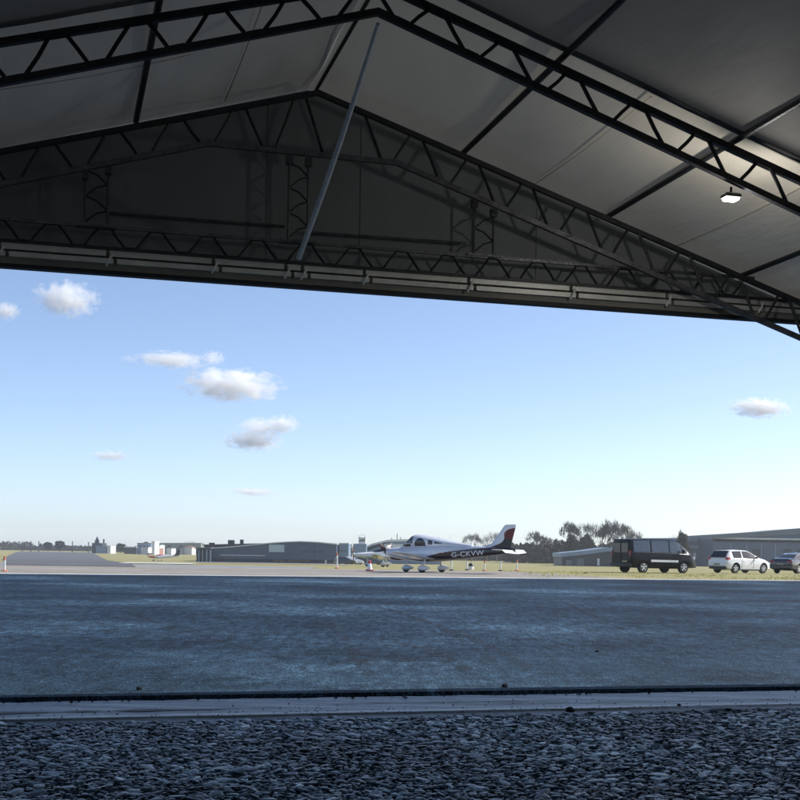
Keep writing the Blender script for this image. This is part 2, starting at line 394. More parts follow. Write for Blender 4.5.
# pale edge strip of the apron
mb = MB()
for a0, a1 in ((-90, 90),):
    vs_ = [H(a0, far_b(a0) - .05, .004), H(a1, far_b(a1) - .05, .004), H(a1, far_b(a1) + 1.0, .004), H(a0, far_b(a0) + 1.0, .004)]
    mb.add(vs_ + [v - Vector((0, 0, .05)) for v in vs_], [(0, 1, 2, 3), (3, 2, 6, 7), (0, 4, 5, 1)])
tag(mb.build('apron_edge', M['paleconc']), kind='structure')

# hangar floor: bed below the pebbles, threshold strip
mb = MB(); mb.add([H(WL, BACK, -.045), H(WR, BACK, -.045), H(WR, -1.1, -.045), H(WL, -1.1, -.045)], [(0, 1, 2, 3)])
tag(mb.build('floor', M['bed']), kind='structure')

def poly_sheet(name, pix, m, lift):
    """flat sheet near the camera (terrain is level up to Y = 80)"""
    pts = [ground(*p) for p in pix]; mb = MB(); mb.add([(p.x, p.y, terr(min(p.y, 79.9)) + lift) for p in pts], [tuple(range(len(pts)))])
    return tag(mb.build(name, m), kind='structure')

def strip_px(name, rows, m, lift):
    """rows = [(py, px_left, px_right)] of the taxiways seen beyond the apron -> sheet on the terrain"""
    out = []
    for py, l, r in rows:
        gl, gr = ground(l, py), ground(r, py + .0)
        Y = (gl.y + gr.y) / 2
        out.append((Y, ray(l, py)[0] * Y, ray(r, py)[0] * Y))
    return grid_sheet(name, out, m, lift)

# ------------------------------------------------------------------ the hangar
hg = empty('tent_hangar', H(0, 0, 0), TH, 'open fronted fabric hangar with black lattice roof trusses seen from inside', 'hangar')
RA, RZ = -.715, 4.44            # ridge
SL, SR = .295, .328
def roofz(a, drop=0.): return RZ - (SL * (RA - a) if a < RA else SR * (a - RA)) - drop

def lacing(mb, tops, bots, r):
    """zigzag web bar between two chords: lists of points visited in turn"""
    for p, q in zip(tops, bots): mb.path([p, q], r, 6)

def chord_at(poly, a):
    for (a0, z0), (a1, z1) in zip(poly, poly[1:]):
        if a0 <= a <= a1: return z0 + (z1 - z0) * (a - a0) / (a1 - a0)
    return poly[-1][1]

def truss(name, b, top, bot, period, cw, wr, phase=0., web_range=None, label=None, joint=True, cmat=None):
    t = empty(name, (0, b, 0)); t.parent = hg
    if label: plabel(t, label)
    m = cmat or M['steel']
    for nm, pl in (('top_chord', top), ('bottom_chord', bot)):
        q = MB(); q.path([(a, 0, z) for a, z in pl], cw, flat=(cw, cw)); q.build(nm, M['steel_worn_lit'] if (name, nm) in (('gable_truss', 'bottom_chord'), ('lintel_truss', 'top_chord')) else m, t)  # these two chords get paler steel: their highlights are painted in
    a0, a1 = web_range or (max(top[0][0], bot[0][0]) + .02, min(top[-1][0], bot[-1][0]) - .02)
    q = MB(); a = a0 + phase; up = True; half = period / 2
    g = period * .09
    while a + half < a1:
        if up: p, r_ = (a + g, 0, chord_at(bot, a + g)), (a + half - g, 0, chord_at(top, a + half - g))
        else: p, r_ = (a + g, 0, chord_at(top, a + g)), (a + half - g, 0, chord_at(bot, a + half - g))
        jog = Vector((0, random.uniform(-.006, .006), 0))
        mid = (Vector(p) + Vector(r_)) / 2 + Vector((random.uniform(-.008, .008), 0, 0))
        q.path([Vector(p) + jog, mid + jog, Vector(r_) + jog], wr, 6)
        # short flat run of the bent bar along the chord
        z1 = (chord_at(top, a + half + g) if up else chord_at(bot, a + half + g))
        off = Vector((0, 0, -cw * .4 if up else cw * .4))
        q.path([Vector(r_) + jog + off, Vector((a + half + g, 0, z1)) + jog + off], wr, 6)
        a += half; up = not up
    q.build('lacing_bar', m, t, smooth=40)
    return t

# gable truss (in the mouth of the hangar)
gt_top = [(WL, roofz(WL, .07)), (RA, roofz(RA, .07)), (WR, roofz(WR, .07))]
gt_bot = [(WL, 3.51 + (WL + 2.875) * .302), (-1.49, 3.925), (-.125, 3.915), (WR, 3.915 - (WR + .125) * .334)]
nearer = lambda pl: [(a_, z_ - .0225 * (z_ - 1.05)) for a_, z_ in pl]
truss('gable_truss', -.23, nearer(gt_top), nearer(gt_bot), .43, .036, .011, .10)
# near truss and those behind the camera's back
def frame_truss(b, ph):
    top = [(WL, roofz(WL, .10) + .035), (RA, roofz(RA, .10)), (WR, roofz(WR, .10))]
    bot = [(WL, 3.535 + (WL + 2.8) * .303), (-.713, 4.168), (WR, 4.168 - (WR + .713) * .336)]
    top = [(WL, 3.735 + (WL + 2.8) * .277), (-.75, 4.325), (-.55, 4.28), (WR, 4.28 - (WR + .55) * .325)]
    return truss('roof_truss', b, top, bot, .43, .040, .0125, ph)
frame_truss(-2.0, .16)
for b in (-5.4, -8.8, -12.2): frame_truss(b, .3)
# lintel truss over the mouth
lt_top = [(-4.6, 3.268), (2.85, 3.25)]
lt_bot = [(-5.0, 3.128), (3.3, 3.09)]
truss('lintel_truss', -.02 - .06, lt_top, lt_bot, .355, .022, .009, .1)
# rafter legs / columns at the sides for every frame
for b in (0., -2.0, -5.4, -8.8, -12.2):
    for a in (WL + .05, WR - .05):
        q = MB(); q.path([(a, b, -.04), (a, b, roofz(a, .02))], .1, flat=(.1, .1)); q.build('column', M['steel'], hg)

# purlins under the membrane (grown in the hangar's length)
for a in (-4.3, -3.15, -1.97, RA + .03, .43, 1.6, 2.75, 3.9, 5.0):
    z = roofz(a, .035); r_ = .014 if abs(a - RA) < .1 else .021
    q = MB(); q.path([(a, BACK + .1, z), (a, -.02, z)], r_, 8); q.build('purlin', M['steel'], hg, smooth=40)

# membrane: each bay is a separate slightly sagging panel on each slope
def roof_panel(b0, b1, side, m, sag):
    nb, na = 24, 120; q = MB(); vs_ = []; fs = []
    aa = (RA, WR + .15) if side > 0 else (WL - .15, RA)
    pur = [-7.2, -5.4, -4.3, -3.15, -1.97, RA, .43, 1.6, 2.75, 3.9, 5.0, 5.8]
    for i in range(nb + 1):
        tb = i / nb; b = b0 + (b1 - b0) * tb
        for j in range(na + 1):
            a = aa[0] + (aa[1] - aa[0]) * j / na
            s_ = math.sin(PI * tb) * sag
            for p0, p1 in zip(pur, pur[1:]):
                if p0 <= a <= p1: s_ *= .35 + .9 * math.sin(PI * (a - p0) / (p1 - p0)) ** .7
            wr = .012 * mnoise.noise(Vector((a * 1.7, b * .8, side))) * math.sin(PI * tb)
            wr += .016 * math.exp(-abs(a - RA) / .45) * math.sin(b * 5 + (a - RA) * 16 * side) * math.sin(PI * tb) + .010 * mnoise.noise(Vector((a * 4.5, b * 1.4, 5))) * math.sin(PI * tb)
            vs_.append((a, b, roofz(a) + s_ * -.6 + wr + .012))
    for i in range(nb):
        for j in range(na): k = i * (na + 1) + j; fs.append((k, k + 1, k + na + 2, k + na + 1))
    q.add(vs_, fs); q.build('roof_panel', m, hg, smooth=60, fix=False)
bays = [(.28, -2.0, 'roof', .035), (-2.0, -5.4, 'roof_shade', .10), (-5.4, -8.8, 'roof_shade', .10), (-8.8, -12.2, 'roof_shade', .10), (-12.2, BACK, 'roof_shade', .04)]
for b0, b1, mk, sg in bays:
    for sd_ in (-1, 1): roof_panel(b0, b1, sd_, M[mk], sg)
# welded seam in the near bay and lapped edge along the near truss
q = MB()
for a0, a1 in ((WL, RA), (RA, WR)):
    q.path([(a0 + (a1 - a0) * i / 20, -2.06 - .01 * math.sin(i * 1.7), roofz(a0 + (a1 - a0) * i / 20, .004)) for i in range(21)], .012, flat=(.06, .006))
q.build('lap_strip', M['roof_shade'], hg)

for a0, b0, a1, b1 in ((1.02, -.02, 1.02, -2.0), (2.2, -.02, 2.2, -2.0), (-1.35, -.02, -1.35, -2.0), (-2.9, -1.1, -1.7, -1.1), (1.9, -3.1, 3.6, -3.1), (1.9, -3.1, 1.9, -3.6)):
    q = MB(); n = 16; q.path([(a0 + (a1 - a0) * i / n, b0 + (b1 - b0) * i / n, roofz(a0 + (a1 - a0) * i / n, .012 + .02 * math.sin(PI * i / n))) for i in range(n + 1)], .004, flat=(.009, .003)); q.build('weld_seam', M['roof'], hg)

# gable cover behind the gable truss, down to the door head
poly = [(-5.3, 3.0), (3.66, 3.0), (RA, roofz(RA, .0)), (-5.3, roofz(-5.3, .0))]
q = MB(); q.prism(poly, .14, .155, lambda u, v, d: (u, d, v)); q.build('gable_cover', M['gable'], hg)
# seams of the gable cover
for a in (-2.6, -1.0, -.3, 1.1, 1.75):
    q = MB(); q.path([(a, .134, 2.97), (a, .134, roofz(a, .05))], .01, flat=(.02, .004)); q.build('seam', M['gable'], hg)
# horizontal pipes between the hanger pairs
for a0, a1, z0, z1 in ((-2.14, -.89, 3.40, 3.405), (-.715, .50, 3.375, 3.385)):
    q = MB(); q.path([(a0, .08, z0), (a1, .08, z1)], .012, 8); q.build('tie_pipe', M['steel_worn_lit'], hg, smooth=40)
# hanger pairs (two uprights, laced) between gable truss and lintel truss
for a0, a1, t0, t1 in ((-2.31, -2.155, 3.66, 3.71), (-.884, -.744, 3.895, 3.893), (.52, .672, 3.70, 3.64)):
    hp = empty('hanger', (0, -.06, 0)); hp.parent = hg
    for a, t in ((a0, t0), (a1, t1)):
        q = MB(); q.path([(a, 0, 3.262), (a, 0, t - .02)], .009, 8); q.build('upright', M['steel_worn_lit'], hp, smooth=40)
        if t > 3.3:
            q = MB(); q.box(a - .022, a + .022, -.03, .03, t - .075, t - .015); q.build('clamp', M['steel_worn_lit'], hp)
    q = MB(); z = 3.29; k = 0
    while z + .1 < min(t0, t1):
        s_, e_ = (a0, a1) if k % 2 == 0 else (a1, a0)
        q.path([(s_, 0, z), ((s_ + e_) / 2, 0, z + .065), (e_, 0, z + .09)], .006, 6); z += .09; k += 1
    if k: q.build('lacing_bar', M['steel'], hp)
    q = MB(); q.box(a0 - .06, a1 + .06, -.05, .05, 3.256, 3.272) ; q.build('foot_plate', M['steel_worn_lit'], hp)

# door head: two segmented rails, a brown beam and a black seal
def zz(a, z): return z - .0035 * (a + 2.2)
joints = [-4.4, -3.6, -2.87, -2.15, -1.42, -.90, -.78, -.32, .48, 1.30, 2.1, 2.9, 3.38]
for i, (a0, a1) in enumerate(zip(joints, joints[1:])):
    for r_i, (z, b, rad) in enumerate(((3.088, -.05, .027), (3.030, -.06, .019))):
        da = .05 * r_i
        q = MB(); q.path([(a0 + .012 + da, b, zz(a0, z)), (a1 - .012 + da, b, zz(a1, z))], rad, flat=(rad * 1.7, rad * 1.8)); q.build('door_rail', M['rail'], hg)
    q = MB(); q.path([(a0 - .012, -.085, zz(a0, 2.995)), (a0 + .005, -.10, zz(a0, 3.03)), (a0 + .03, -.085, zz(a0, 3.075))], .008, 6); q.build('rail_bracket', M['pole'], hg)
q = MB(); q.path([(-5.2, .02, zz(-5.2, 3.05)), (3.45, .02, zz(3.45, 3.05))], .1, flat=(.05, .12)); q.build('backing_plate', M['beam'], hg)
q = MB(); q.path([(-5.2, -.01, zz(-5.2, 2.993)), (3.72, -.01, zz(3.72, 2.993))], .1, flat=(.07, .044)); q.build('door_beam', M['beam'], hg)
q = MB(); q.path([(-5.2, -.005, zz(-5.2, 2.957)), (3.78, -.005, zz(3.78, 2.957))], .1, flat=(.08, .024)); q.build('weather_seal', M['rubber'], hg)

# galvanised brace from the near truss's ridge to the lintel
q = MB(); P0, P1 = Vector((-.712, -2.0, 4.10)), Vector((-.818, -.13, 3.135))
q.path([P0.lerp(P1, i / 12) + Vector((.020 * math.sin(PI * i / 12), 0, .02 * math.sin(PI * i / 12))) for i in range(13)], [.013 + .007 * min(1, i / 8) for i in range(13)], 10)
plabel(q.build('brace_pole', M['pole'], hg, smooth=50), 'pale galvanised pole slanting from the ridge to the door lintel')
# side walls (the far end behind the camera stands open like the near one)
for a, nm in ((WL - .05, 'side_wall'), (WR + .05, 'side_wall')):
    q = MB(); q.box(a - .02, a + .02, BACK, .25, -.1, roofz(a)); q.build(nm, M['roof_shade'], hg)

# lamp slung under the near truss
lm, lnt, lp, lo_ = newmat('lamp_lens'); lp.inputs['Emission Color'].default_value = (1, .97, .9, 1); lp.inputs['Emission Strength'].default_value = 1.4; lp.inputs['Base Color'].default_value = (.8, .8, .78, 1)
fl = empty('floodlight', H(1.60, -1.95, 3.33), TH, 'small lit square floodlight slung under the near roof truss', 'floodlight'); fl.scale = (.66, .66, .62)
q = MB(); q.path([(0, 0, .06), (0, 0, .0)], .012, 8); q.path([(-.05, 0, .0), (.05, 0, .0)], .008, 8); q.build('bracket', M['steel'], fl)
q = MB(); q.loft([[(sx * w_, sy * w_ * .8, z) for sx, sy in ((-1, -1), (1, -1), (1, 1), (-1, 1))] for w_, z in ((.045, 0), (.075, -.018), (.08, -.05))]); q.build('housing', M['steel_worn_lit'], fl)
q = MB(); q.loft([[(sx * w_, sy * w_ * .8, z) for sx, sy in ((-1, -1), (1, -1), (1, 1), (-1, 1))] for w_, z in ((.068, -.0505), (.062, -.075), (.03, -.085))]); q.build('lens', lm, fl)

ll = bpy.data.lights.new('floodlight_lamp', 'POINT'); ll.energy = 7.5; ll.color = (1, .97, .92); ll.shadow_soft_size = .05
lo2 = bpy.data.objects.new('floodlight_lamp', ll); COL.objects.link(lo2); lo2.location = H(1.60, -1.93, 3.22)

# threshold: concrete sill with a slot and a steel guide
ts = empty('threshold_strip', H(0, 0, 0), TH, 'pale worn concrete door threshold strip with dark guide slots', 'threshold')
nA = 260
def ragged(a, s_, amp): return amp * (mnoise.noise(Vector((a * 2.1, s_, 0))) + .5 * mnoise.noise(Vector((a * 7.3, s_, 3))))
q = MB(); vs_ = []; fs = []
edges = lambda a: [-1.14 + ragged(a, 1, .07), -.86 + .02 * a, -.80 + .02 * a, -.34, -.115 + ragged(a * 1.5, 2, .07)]
for i in range(nA + 1):
    a = WL + (WR - WL) * i / nA; e = edges(a)
    gw = max(0., min(1., (-.2 - a) / 1.5))
    zs_ = [-.040, -.022, -.022, -.020, -.020]
    for b, z in zip(e, zs_): vs_.append((a, b, z))
for i in range(nA):
    for j in range(4):
        k = i * 5 + j; fs.append((k, k + 5, k + 6, k + 1))
q.add(vs_, fs); q.build('concrete_sill', M['sill'], ts, smooth=50, fix=False)
# a sunken slot left dark against the apron's broken edge
q = MB(); vs_ = []; fs = []
for i in range(nA + 1):
    a = WL + (WR - WL) * i / nA
    vs_ += [(a, -.15 + ragged(a * 1.5, 2, .07), -.075), (a, .0, -.075)]
for i in range(nA): fs.append((2 * i, 2 * i + 2, 2 * i + 3, 2 * i + 1))
q.add(vs_, fs); q.build('slot_floor', M['rubber'], ts, fix=False)
def groove(a0, a1, bf, w, nm='groove'):
    q = MB(); vs_ = []; fs = []; n = 120
    for i in range(n + 1):
        a = a0 + (a1 - a0) * i / n; e = min(1, min(i, n - i) / 18); hw = w * e * (1 + 1.1 * mnoise.noise(Vector((a * 5, w * 90, 1))))
        c = bf(a) + .02 * mnoise.noise(Vector((a * 3, 7, w)))
        vs_ += [(a, c - abs(hw) / 2, -.0165), (a, c + abs(hw) / 2, -.0165)]
    for i in range(n): fs.append((2 * i, 2 * i + 2, 2 * i + 3, 2 * i + 1))
    q.add(vs_, fs); q.build(nm, M['rubber'], ts, fix=False)
groove(-7, -.9, lambda a: -.72 + .02 * (a + 3), .085)
groove(1.3, 5.7, lambda a: -1.06 - .01 * a, .10)
groove(-.9, 1.2, lambda a: -.52 - .01 * a, .022)
groove(.2, 3.4, lambda a: -.66 - .01 * a, .018)
q = MB(); vs_ = []; fs = []
for i in range(161):
    a = -6.8 + 12.4 * i / 160; c = -.97 + .012 * (a + 2); hw = .055 + .035 * mnoise.noise(Vector((a * 1.3, 2, 0))) + .012 * mnoise.noise(Vector((a * 9, 5, 0)))
    vs_ += [(a, c - hw, -.0172), (a, c + hw * .8, -.0172)]
for i in range(160): fs.append((2 * i, 2 * i + 2, 2 * i + 3, 2 * i + 1))
q.add(vs_, fs); plabel(q.build('mortar_strip', M['mortar'], ts, fix=False), 'pale worn mortar strip along the threshold')
# lip of the apron, broken asphalt lumps
q = MB()
for i in range(640):
    a = random.uniform(-4, 4.5); s_ = random.uniform(.004, .014) if i < 250 else random.uniform(.002, .007)
    c = Vector((a, random.gauss(-.14, .05), -.012)) if i < 250 else Vector((a, -1.12 + abs(random.gauss(0, .28)), -.017))
    if -.17 < c.y < 0: c.z = -.05
    q.lathe([(0, -s_ * .5), (s_, -s_ * .2), (s_ * .8, s_ * .4), (0, s_ * .6)], c, (0, 0, 1), 6)
tag(q.build('asphalt_crumbs', M['bed'], None), 'crumbled asphalt along the slot of the threshold', 'asphalt crumbs', kind='stuff').matrix_world = Matrix.Translation(H(0, 0, 0)) @ Matrix.Rotation(TH, 4, 'Z')

# pebbles of the hangar floor: one dense mesh
def pebbles():
    nlat, nlon = 4, 7
    base = [(0, 0, 1)]
    for i in range(1, nlat):
        t = PI * i / nlat
        for j in range(nlon): base.append((math.sin(t) * math.cos(2 * PI * j / nlon), math.sin(t) * math.sin(2 * PI * j / nlon), math.cos(t)))
    base.append((0, 0, -1)); base = np.array(base)
    faces = []
    for j in range(nlon): faces.append((0, 1 + j, 1 + (j + 1) % nlon, 1 + (j + 1) % nlon))
    for i in range(nlat - 2):
        for j in range(nlon): a = 1 + i * nlon; faces.append((a + j, a + nlon + j, a + nlon + (j + 1) % nlon, a + (j + 1) % nlon))
    fq = np.array([f for f in faces if f[2] != f[3]]); ft = np.array([f[:3] for f in faces if f[2] == f[3]])
    pts = []
    step = .0245
    b = -1.06
    while b > -5.6:
        yv = Y0 * .97 + b
        a = -3.7
        while a < 4.6:
            pts.append((a + random.uniform(-.4, .4) * step, b + random.uniform(-.45, .45) * step)); a += step * 1.12
        b -= step
    pts = np.array(pts)
    # ragged outer edge where the pebbles meet the sill
    keep = np.array([p[1] < -1.10 + ragged(p[0], 5, .09) + .10 * mnoise.noise(Vector((p[0] * 9, p[1] * 9, 4))) for p in pts]); pts = pts[keep]
    n = len(pts)
    r = np.exp(np.random.normal(0, .56, n)) * .0122; r = np.clip(r, .004, .045)
    asp = np.random.uniform(.6, 1., n); hgt = np.minimum(r, .026) * np.random.uniform(.26, .46, n); rot = np.random.uniform(0, 2 * PI, n)
    V = np.empty((n, len(base), 3))
    jit = 1 + np.random.normal(0, .24, (n, len(base)))
    x = base[None, :, 0] * r[:, None] * jit; y = base[None, :, 1] * (r * asp)[:, None] * jit; z = base[None, :, 2] * hgt[:, None] * (1 + np.random.normal(0, .1, (n, len(base))))
    z = np.minimum(z, (hgt * .42)[:, None])
    c, s = np.cos(rot)[:, None], np.sin(rot)[:, None]
    tx = np.random.normal(0, .16, n)[:, None]; ty = np.random.normal(0, .16, n)[:, None]
    V[:, :, 0] = x * c - y * s + pts[:, 0:1]; V[:, :, 1] = x * s + y * c + pts[:, 1:2]; V[:, :, 2] = z + x * tx + y * ty + (-.045 + hgt * .45)[:, None] + np.random.uniform(0, .007, n)[:, None]
    nb = len(base); V = V.reshape(-1, 3)
    off = (np.arange(n) * nb)[:, None, None]
    FQ = (fq[None] + off).reshape(-1); FT = (ft[None] + off).reshape(-1)
    nq, nt_ = len(FQ) // 4, len(FT) // 3
    me = bpy.data.meshes.new('pebbles')
    me.vertices.add(len(V)); me.vertices.foreach_set('co', V.ravel())
    me.loops.add(len(FQ) + len(FT)); me.loops.foreach_set('vertex_index', np.concatenate([FQ, FT]).astype(np.int32))
    me.polygons.add(nq + nt_)
    ls = np.concatenate([np.arange(nq) * 4, nq * 4 + np.arange(nt_) * 3]).astype(np.int32)
    me.polygons.foreach_set('loop_start', ls)
    me.update(calc_edges=True); me.polygons.foreach_set('use_smooth', [True] * (nq + nt_)); me.validate()
    me.materials.append(M['pebble'])
    o = bpy.data.objects.new('pebbles', me); COL.objects.link(o); o.matrix_world = Matrix.Translation(H(0, 0, 0)) @ Matrix.Rotation(TH, 4, 'Z')
    tag(o, 'dark grey pebbles packed over the hangar floor', 'pebbles', kind='stuff')
pebbles()

def scuff(pts, w):
    ps = [Vector(((0 - CAMH) / ray(*p)[1] * ray(*p)[0], (0 - CAMH) / ray(*p)[1], .004)) for p in pts]; fine = []
    for i in range(len(ps) - 1):
        p0, p1, p2, p3 = ps[max(0, i - 1)], ps[i], ps[i + 1], ps[min(len(ps) - 1, i + 2)]
        for k in range(8):
            u = k / 8; fine.append(.5 * ((2 * p1) + (p2 - p0) * u + (2 * p0 - 5 * p1 + 4 * p2 - p3) * u * u + (3 * p1 - p0 - 3 * p2 + p3) * u ** 3))
    q = MB(); vs_ = []; fs = []
    for i, p in enumerate(fine):
        d = (fine[min(i + 1, len(fine) - 1)] - fine[max(i - 1, 0)]).normalized(); nrm = Vector((-d.y, d.x, 0)); ww = w * (.6 + .4 * math.sin(PI * i / len(fine)))
        vs_ += [p - nrm * ww / 2, p + nrm * ww / 2]
    for i in range(len(fine) - 1): fs.append((2 * i, 2 * i + 1, 2 * i + 3, 2 * i + 2))
    q.add(vs_, fs); return q
q = MB()
for pts, w_ in (([(300, 596), (372, 606), (430, 622), (500, 652), (530, 672)], .16), ([(330, 620), (345, 640), (362, 664), (372, 680)], .14), ([(352, 652), (372, 655), (440, 668)], .20), ([(380, 640), (420, 648), (458, 664), (470, 676)], .16), ([(395, 612), (440, 628), (505, 668)], .10),
                ([(120, 610), (180, 630), (300, 662)], .10), ([(560, 600), (600, 618), (700, 640)], .10), ([(320, 662), (380, 660), (450, 655)], .22)):
    z = scuff(pts, w_); dz = .001 * random.random(); q.add([(x, y, zz_ + dz) for x, y, zz_ in z.v], z.f)
tag(q.build('tyre_marks', M['scuff'], fix=False), 'dark curved tyre scuffs on the asphalt near the centre', kind='stuff')

def stone(px, py, r, label, z=None):
    g = at(px, py, 10); ru, rv = ray(px, py); zz_ = 0. if z is None else z
    Y = (zz_ - CAMH) / rv
    bm = bmesh.new(); bmesh.ops.create_icosphere(bm, subdivisions=2, radius=r)
    for v in bm.verts:
        v.co *= 1 + .35 * mnoise.noise(v.co * (1.3 / r) + Vector((px, 0, 0))); v.co.z = max(v.co.z * .75, -r * .5)
    me = bpy.data.meshes.new('stone'); bm.to_mesh(me); bm.free(); me.materials.append(M['bed'])
    o = bpy.data.objects.new('loose_stone', me); COL.objects.link(o); o.location = (ru * Y, Y, zz_ + r * .45)
    tag(o, label, 'stone', 'loose stones on the floor and apron')
stone(570, 712, .030, 'dark lump lying on the front lip of the threshold strip, right of centre', -.03)
stone(505, 687, .024, 'dark stone half sunk at the apron edge above the slot', 0)
stone(597, 652, .018, 'farther dark stone lying on the bare asphalt at right', 0)
stone(139, 690, .022, 'dark stone beside the slot at left', 0)
stone(679, 706, .014, 'small dark pebble on the pale sill at right', -.02)

# ------------------------------------------------------------------ taxiways and grass beyond the apron
# beige concrete just past the apron (world rows, Y in metres)
def edgeY(X): return 50.9 + .29 * X + .9
mb = MB()
def flat(pts, z): mb.add([(x, y, z) for x, y in pts], [tuple(range(len(pts)))])
flat([(-120, edgeY(-120)), (10.5, edgeY(10.5)), (8, 66), (6.5, 73), (-30, 71), (-120, 66)], -.035)
tag(mb.build('taxiway', M['beige']), kind='structure')
mb = MB(); flat([(-120, 66.0), (-30, 71), (-5, 72.4), (-5, 79.5), (-120, 79.5)], -.038)
tag(mb.build('taxiway', M['bluegrey']), kind='structure')
strip_px('taxiway', [(566.3, 6, 136), (560, 2, 112), (556.5, 8, 101), (553.2, 15, 95), (552.0, 20, 90)], M['taxi'], .03)
strip_px('taxiway', [(551.8, -300, 330), (551.2, -300, 330)], M['paleconc'], .06)
strip_px('apron_patch', [(564.2, 118, 190), (563.2, 128, 200)], M['paleconc'], .04)
strip_px('taxiway', [(564.6, 200, 350), (562.9, 196, 350)], M['beige'], .03)
# worn earth paths in the grass, right
mb = MB(); flat([(11.5, edgeY(11.5)), (40, edgeY(40)), (40, edgeY(40) + 2.4), (11, edgeY(11) + 2.2)], -.030)
tag(mb.build('path', M['beige']), kind='structure')

# grass tufts along the apron edge
def tufts():
    vs_, fs = [], []
    for i in range(7000):
        x = random.uniform(6, 42); y0 = edgeY(x) + 2.0; y = y0 + random.random() ** 1.6 * 26
        if y > 79.5: continue
        d = mnoise.noise(Vector((x * .35, y * .25, 2)))
        if d < -.05: continue
        h = random.uniform(.02, .06) * (1 + d * 1.5); an = random.uniform(0, PI); w_ = random.uniform(.02, .05)
        lx, ly = random.uniform(-.04, .04), random.uniform(-.04, .04); k = len(vs_)
        dx, dy = math.cos(an) * w_, math.sin(an) * w_
        vs_ += [(x - dx, y - dy, -.05), (x + dx, y + dy, -.05), (x + lx, y + ly, -.05 + h)]; fs.append((k, k + 1, k + 2))
    mb = MB(); mb.add(vs_, fs); o = mb.build('grass', leafmat('grass_blades', (.24, .25, .08), (.44, .40, .18)), fix=False)
    nt = o.data.materials[0].node_tree; P_ = nt.nodes['Principled BSDF']; tr = nt.nodes.new('ShaderNodeBsdfTranslucent'); mx = nt.nodes.new('ShaderNodeMixShader'); mx.inputs[0].default_value = .5
    src = P_.inputs['Base Color'].links[0].from_socket; nt.links.new(src, tr.inputs['Color']); nt.links.new(P_.outputs[0], mx.inputs[1]); nt.links.new(tr.outputs[0], mx.inputs[2]); nt.links.new(mx.outputs[0], nt.nodes['Material Output'].inputs['Surface'])
    tag(o, 'short dry yellow green grass in front of the parked vehicles', 'grass', kind='stuff')
tufts()

# ------------------------------------------------------------------ road vehicles
def interp(tab, x):
    """tab rows (x, v1, v2, ...) ; smooth-ish interpolation"""
    if x <= tab[0][0]: return tab[0][1:]
    for r0, r1 in zip(tab, tab[1:]):
        if x <= r1[0]:
            t = (x - r0[0]) / (r1[0] - r0[0]); return tuple(p + (q - p) * t for p, q in zip(r0[1:], r1[1:]))
    return tab[-1][1:]

def wheel(parent, x, y, r, wd, side, spokes=5, rimmat='alloy'):
    t = empty('wheel', (x, y, r)); t.parent = parent
    q = MB(); q.lathe([(r * .60, -wd / 2), (r * .93, -wd / 2), (r, -wd * .36), (r, wd * .36), (r * .93, wd / 2), (r * .60, wd / 2)], (0, 0, 0), (0, 1, 0), 28)
    q.build('tyre', M['tyre'], t, smooth=40)
    s = side; yo = s * wd * .5
    q = MB(); q.lathe([(r * .64, -wd * .3 * s), (r * .66, yo * .98), (r * .60, yo * 1.04), (r * .57, yo * .7), (r * .5, yo * .55)], (0, 0, 0), (0, 1, 0), 24)
    for k in range(spokes):
        a = 2 * PI * k / spokes + .3
        c, sn = math.cos(a), math.sin(a)
        q.path([(c * r * .10, yo * .80, sn * r * .10), (c * r * .60, yo * .92, sn * r * .60)], .02, flat=(r * .19, r * .19))
    q.lathe([(0, yo * .6), (r * .17, yo * .7), (r * .15, yo * .97), (0, yo * 1.0)], (0, 0, 0), (0, 1, 0), 14)
    q.build('rim', M[rimmat], t, smooth=35)
    q = MB(); q.lathe([(0, yo * .30), (r * .5, yo * .30), (r * .5, yo * .45), (0, yo * .45)], (0, 0, 0), (0, 1, 0), 18); q.build('brake_disc', M['steel_worn_lit'], t)

